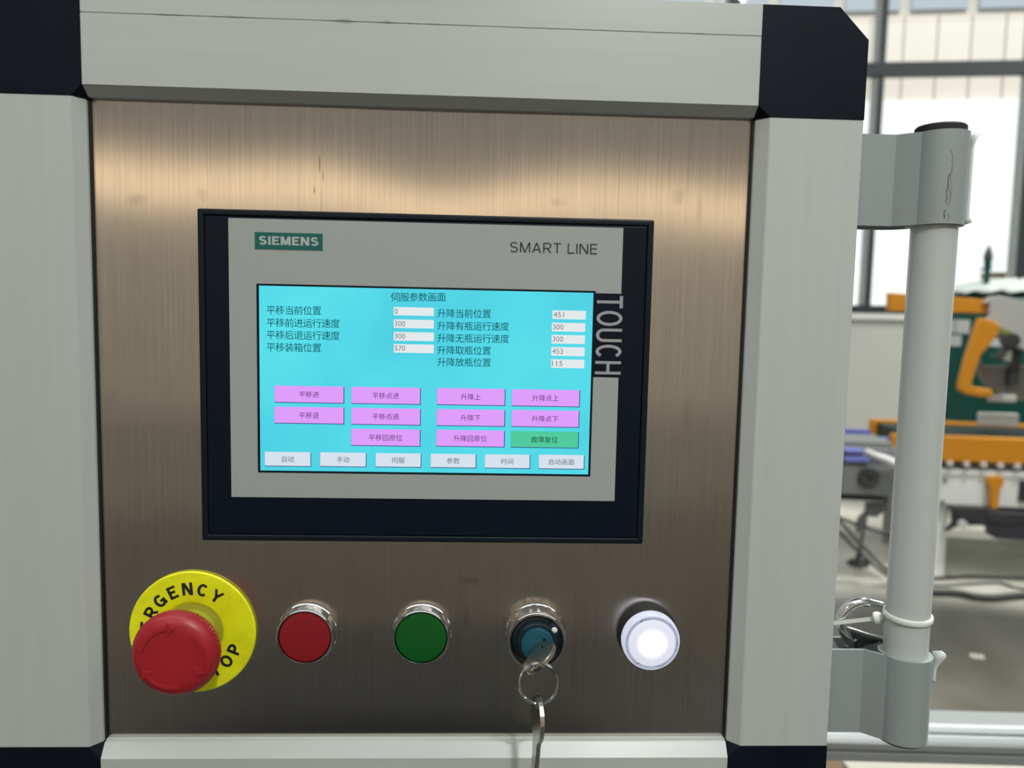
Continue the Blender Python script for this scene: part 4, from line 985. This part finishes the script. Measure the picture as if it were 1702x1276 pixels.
obj('belt', MB().box((bp(1484, 715, CM + 0.3)[0], CM + 0.10, zr), (s_r, CM + 0.54, bp(1600, 716, CM + 0.30)[1]), F), mat('dark_green_belt', (0.006, 0.022, 0.018), 0.6), cs)
# orange handle knob on the bed
kc = CM - 0.03
obj('clamp_handle', prism([(1640, 794), (1648, 790.5), (1660, 790.5), (1668, 795), (1667, 804), (1662, 812), (1659, 832), (1658, 848), (1653, 852), (1646, 849), (1645, 828), (1645, 813), (1640, 804)], kc - 0.012, kc + 0.02, kc), M_orange, cs, bevel=0.006)
obj('dark_cover', hbox(1696, 799, 1740, 835, CM - 0.012, CM + 0.01), M_dark, cs)
for u, v in ((1570, 797), (1566, 834)): 
    s, z = bp(u, v, CM); obj('bolt', MB().tube([F(s, CM - 0.008, z), F(s, CM + 0.002, z)], 0.012, 12), M_grey, cs, smooth=True)
# head carried above: orange cross bar, grey arm, orange hand guard, blade guard
CH = CM + 0.05
hs0, hz0 = bp(1478, 487, CH); hs1, hz1 = bp(1644, 497, CH)
m = MB(); A = [bp(1478, 486, CH), bp(1645, 498, CH), bp(1645, 521, CH), bp(1478, 517, CH)]
obj('cross_bar', MB().loft([F(s, CH, z) for s, z in A], [F(s, CH + 0.05, z) for s, z in A]), M_orange, cs, bevel=0.005)
arm = [(1636, 503), (1646, 493), (1662, 491), (1682, 495), (1760, 512), (1760, 600), (1702, 581), (1680, 573), (1660, 563), (1645, 548), (1636, 538), (1645, 525), (1645, 505)]
obj('grey_arm', prism(arm, CH - 0.03, CH + 0.0, CH - 0.03), mat('arm_grey', (0.42, 0.41, 0.40), 0.5), cs, bevel=0.004)
hg = [(1628, 528), (1648, 531), (1664, 541), (1659, 556), (1646, 574), (1630, 592), (1622, 616), (1615, 640), (1625, 644), (1650, 647), (1651, 660), (1630, 660), (1607, 656), (1594, 648), (1595, 638), (1604, 600), (1614, 570), (1622, 545)]
obj('hand_guard', prism(hg, CH - 0.09, CH - 0.05, CH - 0.09), M_orange, cs, bevel=0.008)
bgd = [(1630, 592)] + [(1702 - 76*cos(radians(a)), 600 + 66*sin(radians(a))) for a in range(10, 100, 10)] + [(1790, 640), (1790, 608), (1635, 608)]
obj('blade_guard', prism(bgd, CH + 0.06, CH + 0.11, CH + 0.06), M_taupe, cs, bevel=0.004)
obj('upright', hbox(1682, 578, 1693, 640, CH + 0.02, CH + 0.055), M_dark, cs)
obj('motor_knob', MB().tube([F(*((bp(1684, 566, CH - 0.1)[0]), CH - 0.10, bp(1684, 566, CH - 0.1)[1])), F(bp(1684, 566, CH - 0.1)[0], CH - 0.04, bp(1684, 566, CH - 0.1)[1])], 0.036, 16), M_dark, cs, smooth=True)
obj('tension_spring', MB().tube(smooth_path([F(bp(u, v, CH - 0.07)[0], CH - 0.07, bp(u, v, CH - 0.07)[1]) for u, v in ((1684, 566), (1672, 576), (1664, 588), (1658, 596))], 4), 0.02, 10), M_dark, cs, smooth=True)
obj('white_guide', prism([(1651, 590), (1668, 597), (1680, 601), (1682, 584), (1668, 582), (1664, 592)], CH - 0.03, CH + 0.01, CH - 0.03), mat('white_guide', (0.62, 0.64, 0.64), 0.4), cs)
obj('spring_clip', prism([(1664, 545), (1674, 548), (1684, 552), (1684, 558), (1672, 560), (1666, 554)], CH - 0.06, CH - 0.04, CH - 0.06), mat('lime_plastic', (0.22, 0.25, 0.05), 0.5), cs)
obj('guard_foot', hbox(1644, 655, 1690, 669, CH + 0.03, CH + 0.055), mat('pale_foot', (0.44, 0.43, 0.40), 0.5), cs, bevel=0.006)
obj('tape_head', hbox(1630, 686, 1693, 709, CM + 0.26, CM + 0.30), M_cab, cs, bevel=0.006)

# ---- small conveyor with motor, left of the sealing machine
CV = 3.55
cv = thing('belt_conveyor', 'small grey belt conveyor with blue side strip and motor', 'conveyor', F(bp(1430, 800, CV)[0], CV + 0.2, 0), TH)
obj('blue_strip', hbox(1380, 714, 1449, 724, CV + 0.35, CV + 0.40), M_bluep, cv, bevel=0.003)
obj('blue_strip', hbox(1380, 724.5, 1480, 730, CV + 0.32, CV + 0.36), M_bluel, cv)
obj('conveyor_bed', hbox(1370, 731, 1484, 748, CV + 0.05, CV + 0.33), M_grey, cv, bevel=0.004)
for a in ((1404, 746, 1436, 754), (1404, 758, 1446, 769)): obj('blue_guide', hbox(*a, CV - 0.03, CV + 0.02), M_bluel, cv, bevel=0.004)
obj('guide_slot', hbox(1370, 754.5, 1480, 758, CV - 0.01, CV + 0.02), M_dark, cv)
obj('conveyor_bed', hbox(1370, 744, 1490, 774, CV + 0.0, CV + 0.05), mat('lilac_grey', (0.23, 0.23, 0.26), 0.5), cv)
obj('motor_box', hbox(1400, 773, 1484, 826, CV - 0.02, CV + 0.2), M_grey, cv, bevel=0.008)
mc = bp(1444, 794, CV - 0.03)
fan = obj('fan_cover', MB().lathe([(0.050, 0), (0.050, 0.012), (0.040, 0.016), (0.030, 0.008), (0.018, 0.008), (0.014, 0.016), (0, 0.018)], (0, 0), 32, lambda a, b, h: F(mc[0] + a, CV - 0.02 - h, mc[1] + b)), M_dark, cv, smooth=True)
for k in range(8):
    a = 2*pi*k/8
    obj('rib', MB().tube([F(mc[0] + 0.016*cos(a), CV - 0.036, mc[1] + 0.016*sin(a)), F(mc[0] + 0.044*cos(a), CV - 0.036, mc[1] + 0.044*sin(a))], 0.003, 6), M_grey, fan)
obj('motor_base', hbox(1340, 826, 1479, 834, CV - 0.04, CV + 0.18), M_dark, cv)
obj('bracket', prism([(1440, 836), (1478, 836), (1474, 848), (1457, 860), (1443, 858), (1436, 870), (1434, 885), (1424, 885), (1428, 862), (1440, 850)], CV - 0.0, CV + 0.03, CV), mat('bracket_grey', (0.14, 0.14, 0.135), 0.5), cv, bevel=0.003)
gpt = ground(1426, 938); gs, gc = gpt.dot(SD), gpt.dot(CDV)
obj('leg', MB().tube([F(gs, gc, 0.02), F(gs + 0.02, gc, bp(1430, 870, gc)[1]), F(gs + 0.03, gc, bp(1430, 834, gc)[1])], 0.012, 10), mat('bracket_grey', (0, 0, 0)), cv, smooth=True)
obj('levelling_foot', MB().lathe([(0.055, 0.0), (0.058, 0.008), (0.045, 0.022), (0.016, 0.03), (0.012, 0.06)], (0, 0), 24, lambda a, b, h: F(gs + a, gc + b, h)), M_dark, cv, smooth=True)
obj('side_frame', hbox(1480, 745, 1487, 905, CV + 0.02, CV + 0.06), M_grey, cv)
tw = tag(obj('white_pipe', MB().tube([F(bp(u, v, CV - 0.06)[0], CV - 0.06, bp(u, v, CV - 0.06)[1]) for u, v in ((1439, 749), (1450, 755), (1470, 762), (1500, 776), (1515, 784))], [0.012, 0.014, 0.020, 0.022, 0.018], 12), mat('white_wrap', (0.72, 0.70, 0.70), 0.4), smooth=True, loc=F(bp(1470, 762, CV)[0], CV, bp(1470, 762, CV)[1])), 'white wrapped pipe lying across the small conveyor', 'pipe')

# ---- pale cabinet base visible beside the sealing machine (wall plinth in white)
# ---- cables
def floor_cable(pts, r, label, cmat=None, lift=0.0):
    q = [ground(u, v, r + 0.002) for u, v in pts]
    return tag(obj('floor_cable', MB().tube(smooth_path(q, 6), r, 10), cmat or M_cable, smooth=True, loc=q[0]), label, 'cable')
def hang_cable(pts, r, c_, label, m_=None):
    q = [F(bp(u, v, c_)[0], c_, bp(u, v, c_)[1]) for u, v in pts]
    return tag(obj('hanging_cable', MB().tube(smooth_path(q, 6), r, 10), m_ or M_cable, smooth=True, loc=q[0]), label, 'cable')
M_gcab = mat('grey_cable', (0.10, 0.10, 0.095), 0.5)
def loop_cable(pts, r, c_, end, label, m_):
    q = [F(bp(u, v, c_)[0], c_, bp(u, v, c_)[1]) for u, v in pts] + [ground(u, v, r + 0.001) for u, v in end]
    return tag(obj('looping_cable', MB().tube(smooth_path(q, 6), r, 10), m_, smooth=True, loc=q[-1]), label, 'cable')
loop_cable([(1340, 826), (1360, 846), (1397, 868), (1420, 893), (1448, 922), (1470, 943)], 0.010, 3.5, [(1500, 962), (1530, 964)], 'upper of two cables looping down between cabinet and handle', M_gcab)
loop_cable([(1340, 836), (1360, 862), (1397, 886), (1420, 910), (1448, 935), (1470, 952)], 0.008, 3.47, [(1500, 972), (1530, 976)], 'lower of two cables looping down between cabinet and handle', M_cable)
hang_cable([(1345, 834), (1372, 852), (1397, 861), (1425, 872), (1455, 882), (1484, 889)], 0.008, CV + 0.011, 'dark cable crossing above the levelling foot to the side frame', M_cable)
floor_cable([(1520, 962), (1550, 961), (1600, 958), (1650, 959), (1702, 961), (1760, 964)], 0.009, 'thin black cable lying furthest back on the floor right of the handle')
floor_cable([(1520, 970), (1560, 973), (1610, 970), (1660, 968), (1680, 974), (1720, 982)], 0.007, 'grey cable between the two black cables on the floor', M_gcab)
floor_cable([(1520, 985), (1560, 984), (1590, 985), (1620, 991), (1650, 993), (1702, 989), (1760, 986)], 0.017, 'thick black cable lying nearest on the floor right of the handle')
# ---- black tool case and crumpled hose on the floor below the machine
g0 = ground(1690, 900)
gs0, gc0 = g0.dot(SD), g0.dot(CDV)
CK = 3.70
obj('drive_case', prism([(1655, 866), (1668, 862), (1760, 862), (1760, 903), (1655, 896)], CK, CK + 0.12, CK), mat('dark_slate_plastic', (0.030, 0.032, 0.042), 0.4), cs, bevel=0.008)
obj('drive_case_lid', prism([(1640, 850), (1760, 856), (1760, 864), (1655, 868), (1640, 862)], CK - 0.01, CK + 0.13, CK), M_dark, cs, bevel=0.005)
obj('upper_arm', prism([(1578, 842), (1660, 846), (1660, 884), (1640, 876), (1616, 866), (1596, 858), (1584, 850)], CK, CK + 0.05, CK), M_dark, cs, bevel=0.003)
obj('lower_arm', prism([(1575, 884), (1592, 876), (1612, 874), (1636, 874), (1654, 882), (1650, 878), (1625, 864), (1586, 852), (1586, 870)], CK + 0.01, CK + 0.04, CK), M_cable, cs)
obj('small_lamp', MB().tube([F(bp(1598, 870, CK)[0], CK - 0.02, bp(1598, 870, CK)[1]), F(bp(1598, 870, CK)[0], CK + 0.0, bp(1598, 870, CK)[1])], 0.022, 14), M_sticker, cs, smooth=True)
# ---- pale scrap of paper on the floor
pp = ground(1624, 1091, 0.001)
m = MB(); ring_ = []
for i in range(12):
    a = 2*pi*i/12; r_ = 1 + 0.25*sin(i*2.1)
    ring_.append(pp + Vector((0.030*r_*cos(a), 0.024*r_*sin(a), 0.002*sin(i*3.0) + 0.002)))
tag(obj('floor_patch', MB().add(ring_ + [v - Vector((0, 0, 0.002)) for v in ring_], [tuple(range(12)), tuple(range(12, 24))[::-1]] + [(i, (i+1) % 12, 12+(i+1) % 12, 12+i) for i in range(12)]), mat('pale_paper', (0.40, 0.39, 0.33), 0.8), loc=pp), 'pale crumpled scrap lying on the dark floor at lower right', 'scrap')
